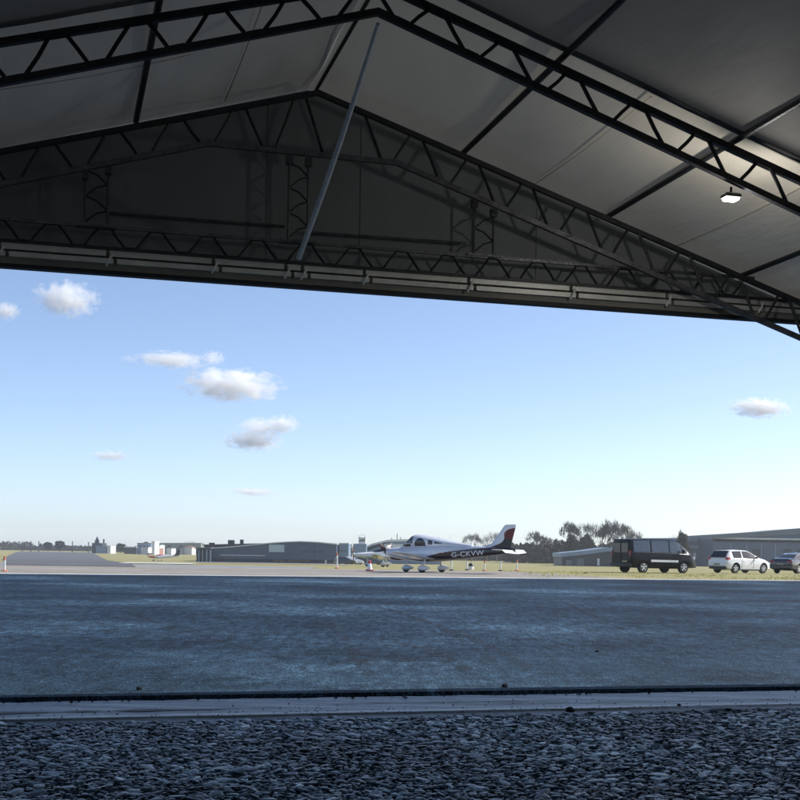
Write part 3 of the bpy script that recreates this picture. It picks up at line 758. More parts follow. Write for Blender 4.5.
def car(name, loc, rz, label, tab, L, paint, wheels, glass_x, rear, tr, wr, ww=.2, group=None, cat='car', screens=None, extra=None, glass='glass', wbx=None, nonglass=(), tucks=.0):
    """tab rows: x, z_bottom, z_belt, z_top, w_sill, w_belt, w_top  (x forward, origin mid wheelbase)"""
    t = empty(name, loc, rz, label, cat, group)
    xs = sorted(set([r[0] for r in tab]))
    fine = []
    for a, b in zip(xs, xs[1:]):
        k = max(1, int((b - a) / .16)); fine += [a + (b - a) * i / k for i in range(k)]
    fine.append(xs[-1])
    def ring(x):
        zb, zl, zt, wb, wl, wt = interp(tab, x)
        zt = max(zt, zl + .012)
        k = zt - zl; dome = .035
        half = [(0, zb), (wb * .86, zb), (wb, zb + .07), (wl * 1.0 + .01, zb + (zl - zb) * .42), (wl * 1.012, zb + (zl - zb) * .66), (wl * .985, zl - .03), (wl * .955, zl),
                (wl * .955 + (wt - wl * .955) * .80, zl + k * .74), (wt, zl + k * .90), (wt * .86, zt - dome * .35 * min(1, k * 5)), (wt * .45, zt), (0, zt + .008)]
        return half
    rings = []
    for x in fine:
        h = ring(x)
        rings.append([Vector((x, -y, z)) for y, z in h] + [Vector((x, y, z)) for y, z in reversed(h[1:-1])])
    n = len(rings[0]); nh = len(ring(0))
    q = MB(); q.loft(rings)
    body = q.build('body', M[paint], t, smooth=32)
    cut = []
    for x in wheels:
        for s in (-1, 1):
            c = MB(); c.lathe([(0, -.17), (wr + .055, -.17), (wr + .055, .25), (0, .25)], (x, s * (tr - .02), wr + .01), (0, s, 0), 26)
            cut.append(c.build('cutter', M['plastic']))
            cut[-1].parent = t
    bpy.context.view_layer.update()
    boolean_cut(body, cut); 
    try: body.data.set_sharp_from_angle(angle=R(32))
    except Exception: pass
    # side glass: strip between ring points 6 and 8, lifted off the body
    def strip(x0, x1, j0, j1, nm, m, off=.006, inset=(.02, .02), sides=(-1, 1), both=None):
        xx = [x0] + [x for x in fine if x0 + .01 < x < x1 - .01] + [x1]
        for s in sides:
            q = MB(); vs_ = []; fs = []
            for x in xx:
                h = ring(x); p0, p1 = Vector(h[j0]), Vector(h[j1]); mid = Vector(h[(j0 + j1) // 2]) if j1 - j0 > 1 else (p0 + p1) / 2
                d = (p1 - p0); L_ = d.length
                if L_ < .03: vs_ += [(x, s * (p0.x + off), p0.y)] * 3; continue
                a_ = p0 + d * min(.4, inset[0] / L_); b_ = p1 - d * min(.4, inset[1] / L_)
                m_ = mid
                vs_ += [(x, s * (a_.x + off), a_.y), (x, s * (m_.x + off), m_.y), (x, s * (b_.x + off), b_.y)]
            for i in range(len(xx) - 1):
                for k in (0, 1): a = i * 3 + k; fs.append((a, a + 3, a + 4, a + 1) if s < 0 else (a, a + 1, a + 4, a + 3))
            q.add(vs_, fs); q.build(nm, m, t, smooth=40)
    for x0, x1 in glass_x: strip(x0, x1, 6, 8, 'side_window', M[glass])
    # windscreen / rear screen across the top of the loft
    def screen(x0, x1, nm):
        xx = [x0] + [x for x in fine if x0 + .01 < x < x1 - .01] + [x1]
        q = MB(); vs_ = []; fs = []
        for x in xx:
            h = ring(x); row = [(-h[9][0] * 1.0, h[9][1]), (-h[10][0], h[10][1]), (0, h[11][1]), (h[10][0], h[10][1]), (h[9][0], h[9][1])]
            vs_ += [(x + (.008 if x > 0 else -.008), y, z + .008) for y, z in row]
        for i in range(len(xx) - 1):
            for k in range(4): a = i * 5 + k; fs.append((a, a + 1, a + 6, a + 5))
        q.add(vs_, fs); q.build(nm, M[glass], t, smooth=40)
    for x0, x1, nm in screens or (): screen(x0, x1, nm)
    for x in wheels:
        for s in (-1, 1): wheel(t, x, s * (tr - ww / 2), wr, ww, s)
    if extra: extra(t, ring)
    return t

def bx(nm, m, t, x0, x1, y0, y1, z0, z1, bev=.0):
    q = MB(); q.box(x0, x1, y0, y1, z0, z1); o = q.build(nm, M[m], t)
    if bev:
        md = o.modifiers.new('bev', 'BEVEL'); md.width = bev; md.segments = 2
    return o

def place(px, py, local, rz):
    g = ground(px, py); c, s = math.cos(rz), math.sin(rz)
    return Vector((g.x - (local[0] * c - local[1] * s), g.y - (local[0] * s + local[1] * c), g.z))

# black panel van --------------------------------------------------
V_ANG = R(27)
vt = [(-2.42, .42, 1.20, 1.90, .78, .90, .74), (-2.38, .36, 1.22, 1.96, .86, .96, .80), (-2.2, .32, 1.23, 1.99, .92, .985, .83), (-1.2, .28, 1.22, 2.01, .94, .99, .85), (.6, .26, 1.18, 2.00, .94, .99, .85),
      (1.02, .26, 1.16, 1.95, .94, .99, .83), (1.42, .27, 1.14, 1.70, .94, .985, .80), (1.80, .28, 1.12, 1.36, .93, .97, .82), (2.02, .30, 1.10, 1.17, .92, .94, .82), (2.25, .30, .98, 1.05, .90, .88, .72), (2.42, .34, .80, .86, .80, .78, .6), (2.47, .42, .66, .70, .66, .64, .5)]
def van_extra(t, ring):
    # rear doors: window, split line, bumper, lamps, plate
    for s in (-1, 1):
        bx('rear_window', 'glass', t, -2.455, -2.43, min(s * .06, s * .68), max(s * .06, s * .68), 1.18, 1.74, .01)
        bx('rear_lamp', 'redlens', t, -2.45, -2.36, min(s * .82, s * .90), max(s * .82, s * .90), 1.0, 1.30, .015)
        bx('door_hinge', 'plastic', t, -2.46, -2.42, min(s * .80, s * .84), max(s * .80, s * .84), .6, .66)
    bx('door_seam', 'plastic', t, -2.45, -2.43, -.008, .008, .5, 1.88)
    bx('number_plate', 'plate', t, -2.465, -2.44, -.62, -.16, .62, .73)
    bx('rear_bumper', 'plastic', t, -2.54, -2.30, -.90, .90, .36, .56, .03)
    bx('roof_spoiler', 'blackp', t, -2.52, -2.30, -.72, .72, 1.92, 1.96, .015)
    for s in (-1, 1):
        q = MB(); q.path([(-1.0, s * 1.0, .72), (1.0, s * 1.003, .70)], .02, flat=(.014, .13)); q.build('side_stripe', M['alloy'], t)
        q = MB(); q.path([(-1.05, s * .997, 1.02), (.5, s * .999, 1.02)], .01, flat=(.012, .03)); q.build('door_track', M['plastic'], t)
        for x in (-.92, .36, 1.33):
            q = MB(); q.path([(x, s * .995, .36), (x, s * 1.003, .8), (x + .01, s * .975, 1.06)], .01, flat=(.012, .012)); q.build('door_seam', M['plastic'], t)
        for x in (.18, .52):
            q = MB(); q.path([(x, s * 1.012, .92), (x + .16, s * 1.012, .92)], .01, flat=(.03, .03)); q.build('door_handle', M['blackp'], t)
        mr = empty('door_mirror', (1.28, s * 1.0, 1.14)); mr.parent = t
        q = MB(); q.box(-.06, .08, min(0, s * .22), max(0, s * .22), 0, .26); o = q.build('mirror_housing', M['plastic'], mr); o.modifiers.new('b', 'BEVEL').width = .03
        bx('headlamp', 'clearlens', t, 2.12, 2.36, min(s * .62, s * .87), max(s * .62, s * .87), .80, .98, .03)
    bx('front_bumper', 'plastic', t, 2.3, 2.52, -.80, .80, .32, .56, .05)
    bx('grille', 'plastic', t, 2.40, 2.47, -.45, .45, .62, .80, .02)
van = car('panel_van', place(643, 573, (-1.5, -.90), V_ANG), V_ANG, 'black windowed van with pale wheels parked on the grass, biggest vehicle', vt, 4.9, 'blackp', (-1.5, 1.45),
          [(-2.20, -1.02), (-.90, .34), (.42, 1.30), (1.38, 1.72)], None, .97, .335, .22, cat='van', screens=[(1.06, 1.98, 'windscreen')], extra=van_extra, glass='glass_pale')

# white hatchback --------------------------------------------------
G_ANG = R(32)
gt = [(-1.98, .42, .78, .84, .68, .72, .55), (-1.93, .34, .84, 1.02, .78, .82, .62), (-1.80, .26, .90, 1.20, .82, .85, .64), (-1.55, .22, .93, 1.40, .83, .86, .63), (-1.30, .20, .94, 1.455, .84, .865, .62), (-.6, .19, .93, 1.475, .84, .87, .63),
      (-.15, .18, .91, 1.462, .84, .87, .63), (.2, .18, .90, 1.37, .84, .87, .64), (.6, .18, .90, 1.17, .84, .865, .68), (1.0, .19, .89, .96, .84, .86, .74), (1.45, .20, .82, .88, .83, .84, .72), (1.80, .22, .70, .76, .80, .80, .66), (1.97, .26, .58, .62, .70, .68, .55), (2.02, .34, .50, .52, .58, .56, .45)]
def hatch_extra(t, ring):
    q = MB(); q.add([(-1.99, -.66, .99), (-1.99, .66, .99), (-1.69, .56, 1.39), (-1.69, -.56, 1.39), (-1.90, -.66, .99), (-1.90, .66, .99), (-1.57, .56, 1.39), (-1.57, -.56, 1.39)],
                    [(0, 1, 2, 3), (7, 6, 5, 4), (0, 4, 5, 1), (1, 5, 6, 2), (2, 6, 7, 3), (3, 7, 4, 0)]); q.build('rear_window', M['glass'], t)
    bx('roof_spoiler', 'white', t, -1.72, -1.48, -.54, .54, 1.40, 1.435, .012)
    for s in (-1, 1):
        bx('rear_lamp', 'redlens', t, -1.96, -1.70, min(s * .62, s * .84), max(s * .62, s * .84), .84, 1.0, .03)
        bx('headlamp', 'clearlens', t, 1.72, 1.95, min(s * .50, s * .76), max(s * .50, s * .76), .56, .68, .02)
        for x in (-.72, .32) if True else ():
            q = MB(); q.path([(x, s * .868, .32), (x, s * .885, .6), (x, s * .862, .88)], .01, flat=(.01, .01)); q.build('door_seam', M['plastic'], t)
        q = MB(); q.path([(-.62, s * .885, .76), (-.46, s * .885, .76)], .01, flat=(.03, .025)); q.build('door_handle', M['white'], t)
        q = MB(); q.box(.46, .60, min(s * .84, s * 1.02), max(s * .84, s * 1.02), .93, 1.06); o = q.build('door_mirror', M['plastic'], t); o.modifiers.new('b', 'BEVEL').width = .03
        q = MB(); q.path([(-1.0, s * .848, .22), (.95, s * .848, .21)], .01, flat=(.03, .08)); q.build('sill_trim', M['plastic'], t)
    bx('rear_bumper', 'white', t, -2.03, -1.85, -.74, .74, .44, .66, .04)
    bx('bumper_trim', 'plastic', t, -2.02, -1.85, -.70, .70, .27, .43, .03)
    bx('number_plate', 'plate', t, -2.045, -2.02, -.26, .26, .50, .61)
    bx('grille', 'plastic', t, 1.97, 2.03, -.5, .5, .36, .48, .01)
hatch = car('parked_car', place(734.7, 573.3, (-1.22, -.74), G_ANG), G_ANG, 'white hatchback parked on the grass between the black van and the dark saloon', gt, 4., 'white', (-1.22, 1.27),
            [(-1.42, -.66), (-.58, .62)], None, .83, .31, .19, screens=[(-.08, .95, 'windscreen')], extra=hatch_extra, group='cars parked on the grass')

# dark saloon at the frame's edge ----------------------------------
S_ANG = R(46)
st = [(-2.35, .46, .84, .90, .74, .76, .58), (-2.30, .34, .92, 1.00, .84, .84, .66), (-2.0, .26, .96, 1.06, .88, .88, .68), (-1.72, .23, .97, 1.12, .89, .89, .66), (-1.2, .20, .96, 1.34, .90, .90, .60), (-.7, .19, .95, 1.44, .90, .905, .60), (0, .18, .94, 1.455, .90, .91, .61),
      (.4, .18, .93, 1.40, .90, .91, .62), (.9, .18, .92, 1.18, .90, .90, .66), (1.30, .19, .91, .98, .89, .89, .74), (1.8, .20, .84, .90, .88, .87, .74), (2.2, .22, .72, .78, .82, .80, .66), (2.38, .28, .58, .62, .70, .68, .5)]
def saloon_extra(t, ring):
    for s in (-1, 1):
        bx('rear_lamp', 'redlens', t, -2.36, -2.18, min(s * .46, s * .82), max(s * .46, s * .82), .78, .89, .025)
        bx('headlamp', 'clearlens', t, 2.08, 2.3, min(s * .50, s * .78), max(s * .50, s * .78), .58, .70, .02)
        q = MB(); q.box(.56, .70, min(s * .88, s * 1.06), max(s * .88, s * 1.06), .95, 1.07); o = q.build('door_mirror', M['navy'], t); o.modifiers.new('b', 'BEVEL').width = .03
        q = MB(); q.path([(-.52, s * .918, .80), (-.36, s * .918, .80)], .01, flat=(.03, .025)); q.build('door_handle', M['navy'], t)
    bx('number_plate', 'plate', t, -2.42, -2.38, -.26, .26, .62, .73)
    bx('rear_bumper', 'navy', t, -2.44, -2.2, -.80, .80, .36, .60, .05)
    bx('boot_lip', 'navy', t, -2.36, -2.2, -.62, .62, 1.0, 1.035, .015)
car('parked_car', place(777, 573.4, (-1.38, .78), S_ANG), S_ANG, 'dark grey saloon with red tail lamps at the right edge beside the white hatchback', st, 4.7, 'navy', (-1.38, 1.42),
    [(-1.45, -.62), (-.52, .36), (.42, 1.0)], None, .88, .325, .2, screens=[(-1.68, -1.18, 'rear_screen'), (.45, 1.24, 'windscreen')], extra=saloon_extra, glass='glass', group='cars parked on the grass')

# ------------------------------------------------------------------ light aircraft
def sel(n, yw, z0, z1, e=2.3, flat=1.):
    """super-ellipse section"""
    out = []; zc = (z0 + z1) / 2; hh = (z1 - z0) / 2
    for j in range(n):
        a = 2 * PI * j / n; c, s = math.cos(a), math.sin(a)
        out.append((yw * math.copysign(abs(c) ** (2 / e), c), zc + hh * math.copysign(abs(s) ** (2 / e), s)))
    return out

def wing_mesh(stations, n=11):
    """stations: (leading x, y, z, chord, thickness) -> closed airfoil loft"""
    rings = []
    for lx, y, z, c, th in stations:
        up, dn = [], []
        for i in range(n):
            u = (1 - math.cos(PI * i / (n - 1))) / 2
            yt = 5 * th * (.2969 * math.sqrt(u) - .126 * u - .3516 * u * u + .2843 * u ** 3 - .1036 * u ** 4)
            up.append(Vector((lx - u * c, y, z + yt * c * 1.15))); dn.append(Vector((lx - u * c, y, z - yt * c * .75)))
        rings.append(up + list(reversed(dn[1:-1])))
    q = MB(); q.loft(rings); return q

def aircraft(name, loc, rz, label, P, group=None):
    """low wing light aircraft, x forward, origin on the ground between the main wheels"""
    t = empty(name, loc, rz, label, 'light aircraft', group)
    fus = P['fus']; nseg = P.get('nseg', 32)
    xs = []
    for (a, *_), (b, *_) in zip(fus, fus[1:]):
        k = max(1, int(abs(b - a) / (.035 if nseg > 60 else .07))); xs += [a + (b - a) * i / k for i in range(k)]
    xs.append(fus[-1][0])
    def cub(x):
        # smooth (catmull) interpolation of the section table
        tab = fus
        for i in range(len(tab) - 1):
            if tab[i][0] >= x >= tab[i + 1][0]:
                p0 = tab[max(0, i - 1)]; p1 = tab[i]; p2 = tab[i + 1]; p3 = tab[min(len(tab) - 1, i + 2)]
                u = (x - p1[0]) / (p2[0] - p1[0]); out = []
                for k in range(1, 4):
                    d = p2[0] - p1[0]
                    m1 = (p2[k] - p0[k]) / (p2[0] - p0[0]) * d if p2[0] != p0[0] else 0
                    m2 = (p3[k] - p1[k]) / (p3[0] - p1[0]) * d if p3[0] != p1[0] else 0
                    out.append((2 * u ** 3 - 3 * u * u + 1) * p1[k] + (u ** 3 - 2 * u * u + u) * m1 + (-2 * u ** 3 + 3 * u * u) * p2[k] + (u ** 3 - u * u) * m2)
                return out
        return tab[-1][1:]
    rings = []
    for x in xs:
        z0, z1, hw = cub(x); rings.append([Vector((x, y, z)) for y, z in sel(nseg, hw, z0, z1, 2.35)])
    q = MB(); q.loft(rings)
    f = q.build('fuselage', None, t, smooth=50, mats=P['mats'])
    for pl in f.data.polygons: pl.material_index = P['paintf'](pl.center)
    if P.get('canopy'):
        q = MB(); rr = []
        for x, zb, zt, hw in P['canopy']: rr.append([Vector((x, y, z)) for y, z in sel(20, hw, zb, zt, 2.5)])
        q.loft(rr); q.build('canopy', M[P.get('canopy_mat', 'silver')], t, smooth=50)
        for poly, m in P['windows']:
            for s in (-1, 1):
                q = MB(); q.prism([(x, z) for x, z in poly], 0, .014, lambda x, z, d: (x, s * (P['wy'](x, z) + d), z)); q.build('window', M[m], t)
    # wings
    for s in (-1, 1):
        W = [(lx, s * y, z, c, th) for lx, y, z, c, th in P['wing']]
        wgo = wing_mesh(W).build('wing', M[P['wingmat']], t, smooth=50)
        a, b = P['wing'][-2], P['wing'][-1]
        q = MB(); q.path([(b[0] - b[3] * .1, s * (b[1] + .01), b[2]), (b[0] - b[3] * .6, s * (b[1] + .05), b[2] + .03), (b[0] - b[3] * .98, s * (b[1] + .02), b[2] + .01)], [.02, .035, .012], 8); q.build('wing_tip', M[P['wingmat']], wgo, smooth=60)
        W = [(lx, s * y, z, c, th) for lx, y, z, c, th in P['stab']]
        st_ = wing_mesh(W).build('tailplane', M['white'], t, smooth=50)
        if P.get('elev'):
            a, b = P['stab'][0], P['stab'][-1]; q = MB()
            q.add([(a[0] - a[3] * .98, s * a[1], a[2] + .01), (b[0] - b[3] * .98, s * b[1], b[2] + .01), (b[0] - b[3] - .16, s * b[1], b[2] - .14), (a[0] - a[3] - .20, s * a[1], a[2] - .17),
                   (a[0] - a[3] * .98, s * a[1], a[2] - .02), (b[0] - b[3] * .98, s * b[1], b[2] - .02)], [(0, 1, 2, 3), (4, 3, 2, 5), (0, 4, 5, 1), (0, 3, 4), (1, 5, 2)]); q.build('elevator', M['white'], st_)
    # fin
    q = MB()
    LE, TE, th = P['fin']     # lists of (x, z) from the base up
    k = len(LE)
    rr = []
    for (lx, lz), (tx, tz) in zip(LE, TE):
        rr.append([Vector((lx, 0, lz)), Vector((lx + (tx - lx) * .18, th, lz + (tz - lz) * .18)), Vector((lx + (tx - lx) * .5, th * .9, lz + (tz - lz) * .5)), Vector((tx, .008, tz)),
                   Vector((tx, -.008, tz)), Vector((lx + (tx - lx) * .5, -th * .9, lz + (tz - lz) * .5)), Vector((lx + (tx - lx) * .18, -th, lz + (tz - lz) * .18))])
    # subdivide between rows and along the chord so that the painted sweep is crisp
    fin_r = []
    for r0, r1 in zip(rr, rr[1:]):
        for i in range(28): fin_r.append([p.lerp(q_, i / 28) for p, q_ in zip(r0, r1)])
    fin_r.append(rr[-1])
    fin_d = []
    for r_ in fin_r:
        row = []
        for i in range(7):
            a, b = r_[i], r_[(i + 1) % 7]; kk = 1 if i == 3 else 18
            row += [a.lerp(b, j / kk) for j in range(kk)]
        fin_d.append(row)
    q.loft(fin_d); fo = q.build('fin', None, t, smooth=40, mats=P['finmats'])
    for pl in fo.data.polygons: pl.material_index = P['finf'](pl.center)
    # undercarriage
    for nm, x, y, wr_, lz, spat in P['gear']:
        g = empty('landing_gear', (x, y, 0)); g.parent = t
        q = MB(); q.lathe([(0, -.045), (wr_ * .8, -.05), (wr_, -.03), (wr_, .03), (wr_ * .8, .05), (0, .045)], (0, 0, wr_), (0, 1, 0), 20); q.build('tyre', M['tyre'], g, smooth=40)
        if spat:
            q = MB(); rr = []
            for u, hw, z0, z1 in ((.26, .01, wr_ * 1.0, wr_ * 1.15), (.20, .06, wr_ * .75, wr_ * 1.7), (.05, .085, wr_ * .6, wr_ * 2.25), (-.12, .08, wr_ * .62, wr_ * 2.2), (-.30, .045, wr_ * .9, wr_ * 1.8), (-.44, .01, wr_ * 1.3, wr_ * 1.5)):
                rr.append([Vector((u, yy, zz_)) for yy, zz_ in sel(14, hw, z0, z1, 2.2)])
            q.loft(rr); q.build('wheel_spat', M[spat], g, smooth=60)
        q = MB(); q.path([(0, 0, wr_ * 1.6), (-.02 if x < 1 else .0, -y * .25, lz)], .03, flat=(.09, .04)) if x < 1 else q.path([(0, 0, wr_ * 1.8), (-.05, 0, lz)], .03, 8); q.build('leg', M['silver'], g)
    # propeller
    px_, pz = P['prop'][0], P['prop'][1]; pr = P['prop'][2]
    q = MB(); q.lathe([(.13, -.02), (.125, .05), (.09, .15), (.045, .22), (0, .25)], (px_, 0, pz), (1, 0, 0), 20); q.build('spinner', M[P['prop'][3]], t, smooth=60)
    for a in P['prop'][4]:
        q = MB(); rr = []
        for u, c, tw, th_ in ((.08, .05, .9, .025), (.25, .10, .75, .02), (.5, .125, .5, .014), (.8, .105, .32, .010), (1.0, .03, .25, .006)):
            rad = u * pr; d = Vector((0, math.sin(a), math.cos(a))); e = Vector((0, math.cos(a), -math.sin(a)))
            base = Vector((px_ + .05, 0, pz)) + d * rad; ch = e * math.cos(tw) * c + Vector((1, 0, 0)) * math.sin(tw) * c; nn = ch.normalized().cross(d) * th_
            rr.append([base - ch, base + nn, base + ch, base - nn])
        q.loft(rr); q.build('propeller_blade', M['prop'], t)
    if P.get('extra'): P['extra'](t)
    return t

# main aircraft; station x measured forward of the main wheels
FUS = [(2.58, .98, 1.10, .10), (2.50, .86, 1.17, .26), (2.30, .77, 1.22, .40), (1.9, .68, 1.27, .50), (1.45, .62, 1.31, .55), (1.0, .59, 1.36, .58), (.5, .56, 1.42, .60), (0, .56, 1.46, .60), (-.5, .58, 1.50, .56), (-1.0, .62, 1.50, .48), (-1.7, .70, 1.43, .36), (-2.5, .82, 1.38, .25), (-3.3, .93, 1.34, .17), (-4.1, 1.03, 1.32, .09), (-4.45, 1.10, 1.27, .03)]
def main_paint(c):
    # low dark sweep that widens towards the tail
    lim = .60 + .48 * (1 / (1 + math.exp((c.x + .15) * 2.4))) + max(0, (-c.x - .9)) * .085
    if c.z < lim: return 1
    if c.z < lim + .035: return 2
    return 0
def fin_paint(c):
    # dark rudder sweep: brown low, maroon high, white leading edge
    u = c.z
    xe = interp([(1.0, -2.6), (1.32, -3.05), (1.40, -3.35), (1.52, -3.66), (1.64, -3.82), (1.76, -3.88), (1.88, -3.87), (1.98, -3.86), (2.08, -3.90), (2.17, -3.99), (2.24, -4.16), (2.29, -4.42), (2.32, -4.9), (3, -5)], u)[0]
    if c.x > xe: return 0
    return 2 if u > 1.72 + .04 * math.sin(c.x * 9) else 1
WING = [(.85, .30, .70, 1.25, .15), (.80, 1.2, .78, 1.15, .14), (.66, 2.8, .91, .95, .13), (.50, 3.75, .99, .72, .11), (.36, 3.95, 1.01, .45, .08)]
STAB = [(-3.50, .04, 1.18, .85, .09), (-3.66, .9, 1.20, .70, .09), (-3.78, 1.5, 1.21, .55, .08)]
def wy_main(x, z): return 0
CAN = [(1.62, 1.20, 1.32, .30), (1.42, 1.18, 1.46, .42), (1.20, 1.16, 1.68, .50), (1.02, 1.16, 1.86, .53), (.85, 1.16, 1.93, .54), (.45, 1.18, 1.90, .54), (-.15, 1.2, 1.80, .51), (-.8, 1.22, 1.66, .43), (-1.5, 1.2, 1.54, .31), (-2.2, 1.15, 1.44, .17)]
def can_side(x, z):
    # half-width of the canopy section at (x, z)
    tab = list(reversed(CAN)); zb, zt, hw = interp([(a, b, c, d) for a, b, c, d in tab], x)
    zc, hh = (zb + zt) / 2, (zt - zb) / 2; k = min(.985, abs(z - zc) / hh)
    return hw * (1 - k ** 2.5) ** (1 / 2.5) + .001
def window_patch(poly_x, zlo, zhi, nm, m, t, n=14):
    """glass that follows the canopy's surface: x0..x1, z between two functions"""
    for s in (-1, 1):
        q = MB(); vs_ = []; fs = []; x0, x1 = poly_x; mz = 6
        for i in range(n + 1):
            x = x0 + (x1 - x0) * i / n; a, b = zlo(x), zhi(x)
            for j in range(mz + 1):
                z = a + (b - a) * j / mz; vs_.append((x, s * (can_side(x, z) + .010), z))
        for i in range(n):
            for j in range(mz): k = i * (mz + 1) + j; fs.append((k, k + 1, k + mz + 2, k + mz + 1))
        q.add(vs_, fs); q.build(nm, m, t, smooth=60, fix=False)
def main_extra(t):
    def ztop(x):
        tab = list(reversed(CAN)); return interp(tab, x)[1]
    window_patch((1.44, .98), lambda x: 1.31, lambda x: min(1.44, max(1.33, ztop(x) - .06)), 'side_window', M['glass'], t)
    window_patch((1.26, .86), lambda x: 1.47, lambda x: max(1.48, ztop(x) - .07), 'windscreen', M['glass_pale'], t)
    window_patch((.74, .16), lambda x: 1.34, lambda x: min(ztop(x) - .12, 1.36 + .38 * math.sin(max(.02, min(1, (x - .13) / .66)) * PI) ** .55), 'door_window', M['glass'], t)
    window_patch((.02, -.22), lambda x: 1.42, lambda x: ztop(x) - .18, 'rear_window', M['glass'], t)
    window_patch((-.32, -.72), lambda x: 1.46, lambda x: 1.46 + (x + .76) / .4 * .09 + .02, 'rear_window', M['glass'], t)
    # registration on the port side
    cu = bpy.data.curves.new('registration', 'FONT'); cu.body = 'G-CKVW'; cu.size = .40; cu.extrude = .004; cu.offset = .006; cu.space_character = 1.06; cu.align_x = 'CENTER'
    tmp = bpy.data.objects.new('tmp', cu); COL.objects.link(tmp); dg = bpy.context.evaluated_depsgraph_get()
    me = bpy.data.meshes.new_from_object(tmp.evaluated_get(dg)); bpy.data.objects.remove(tmp)
    for s in (-1, 1):
        m2 = me.copy(); m2.materials.clear(); m2.materials.append(M['white'])
        for v in m2.vertices:
            x = -2.05 - s * v.co.x * .98; slope = (-.085) * (x + 2.05)
            z = .88 + v.co.y * .82 + slope
            z0, z1, hw = interp(list(reversed(FUS)), x); zc, hh = (z0 + z1) / 2, (z1 - z0) / 2; k = min(.97, abs(z - zc) / hh)
            y = hw * (1 - k ** 2.35) ** (1 / 2.35) + .018 + v.co.z
            v.co = (x, s * y, z)
        o = bpy.data.objects.new('registration', m2); COL.objects.link(o); o.parent = t; plabel(o, 'white registration letters G-CKVW')
    # tail cone tie-down, aerial, belly scoop, cowl inlets
    q = MB(); q.path([(-.9, 0, 1.70), (-1.0, 0, 1.95)], .01, 6); q.build('aerial', M['white'], t)
    for s in (-1, 1):
        q = MB(); q.lathe([(.06, -.02), (.09, 0), (.09, .03), (.06, .03)], (2.52, s * .2, 1.02), (1, 0, 0), 14); q.build('air_inlet', M['plastic'], t)
    q = MB(); rr = []
    for x, z0, z1, hw in ((2.35, .70, .80, .10), (2.2, .60, .82, .20), (1.8, .58, .80, .22), (1.4, .60, .75, .15)): rr.append([Vector((x, y, z)) for y, z in sel(12, hw, z0, z1)])
    q.loft(rr); q.build('chin_scoop', M['darkpaint'], t, smooth=50)
A_ANG = PI - math.atan2(.43, .90)
PM = dict(nseg=128, fus=FUS, mats=[M['silver'], M['darkpaint'], M['maroon']], paintf=main_paint, canopy=CAN, windows=[], wy=wy_main, wing=WING, wingmat='silver', stab=STAB, elev=True,
          fin=([(-2.6, 1.34), (-3.16, 1.48), (-3.50, 1.90), (-3.84, 2.38), (-3.95, 2.45)], [(-4.18, 1.14), (-4.24, 1.50), (-4.34, 1.90), (-4.46, 2.38), (-4.44, 2.46)], .045), finmats=[M['silver'], M['darkpaint'], M['maroon']], finf=fin_paint,
          gear=[('nose', 1.45, 0, .17, .72, 'silver'), ('port', 0, 1.22, .18, .68, 'silver'), ('starboard', 0, -1.22, .18, .68, 'silver')], prop=(2.56, 1.02, .86, 'silver', (PI + .0, PI / 3, -PI / 3)), extra=main_extra)
g0 = ground(432, 572.8)
aircraft('light_aircraft', g0, A_ANG, 'white low wing aircraft with dark rear fuselage and maroon tail fin, nearest aircraft', PM, 'parked light aircraft')
bl = [o for o in COL.objects if o.name.startswith('propeller_blade')]
if bl: bl[0].data.materials[0] = M['prop_lit']  # downward blade: its lit side is painted in as pink

# white aircraft with a dark canopy behind it
FUS2 = [(x, z0 + .05, z1 - (.12 if x > -1.5 else .05), hw) for x, z0, z1, hw in FUS]
def plain(c): return 0
CAN2 = [(1.2, 1.0, 1.15, .18), (.95, .98, 1.30, .36), (.5, .98, 1.46, .44), (0, 1., 1.50, .44), (-.5, 1.02, 1.44, .38), (-.95, 1.05, 1.36, .22)]
PM2 = dict(PM); PM2.update(nseg=32, fus=FUS2, mats=[M['white'], M['silver']], paintf=lambda c: 1 if c.z < .8 else 0, canopy=CAN2, canopy_mat='glass', wing=[(a, b * 1.15, c, d * .9, e) for a, b, c, d, e in WING], wingmat='silver', finmats=[M['white']], finf=plain, extra=None, elev=False,
           prop=(2.56, 1.0, .8, 'white', (.3, PI + .3)))
aircraft('light_aircraft', Vector((at(385, 560, 106).x, 106, terr(106))), PI - .12, 'plain white low wing aircraft with dark canopy behind the nose of the maroon tailed one', PM2, 'parked light aircraft')
PM3 = dict(PM2); PM3.update(mats=[M['white'], M['red']], paintf=lambda c: 1 if c.x > 1.0 + (c.z - 1) * .8 else 0, canopy_mat='red', finmats=[M['navy']], wing=WING, gear=[(a, b, c, .17, e, 'white') for a, b, c, d, e, f_ in PM['gear']])
aircraft('light_aircraft', Vector((at(160, 560, 280).x, 280, terr(280))), PI - .1, 'small white aircraft with red nose parked far off on the left', PM3, 'parked light aircraft')

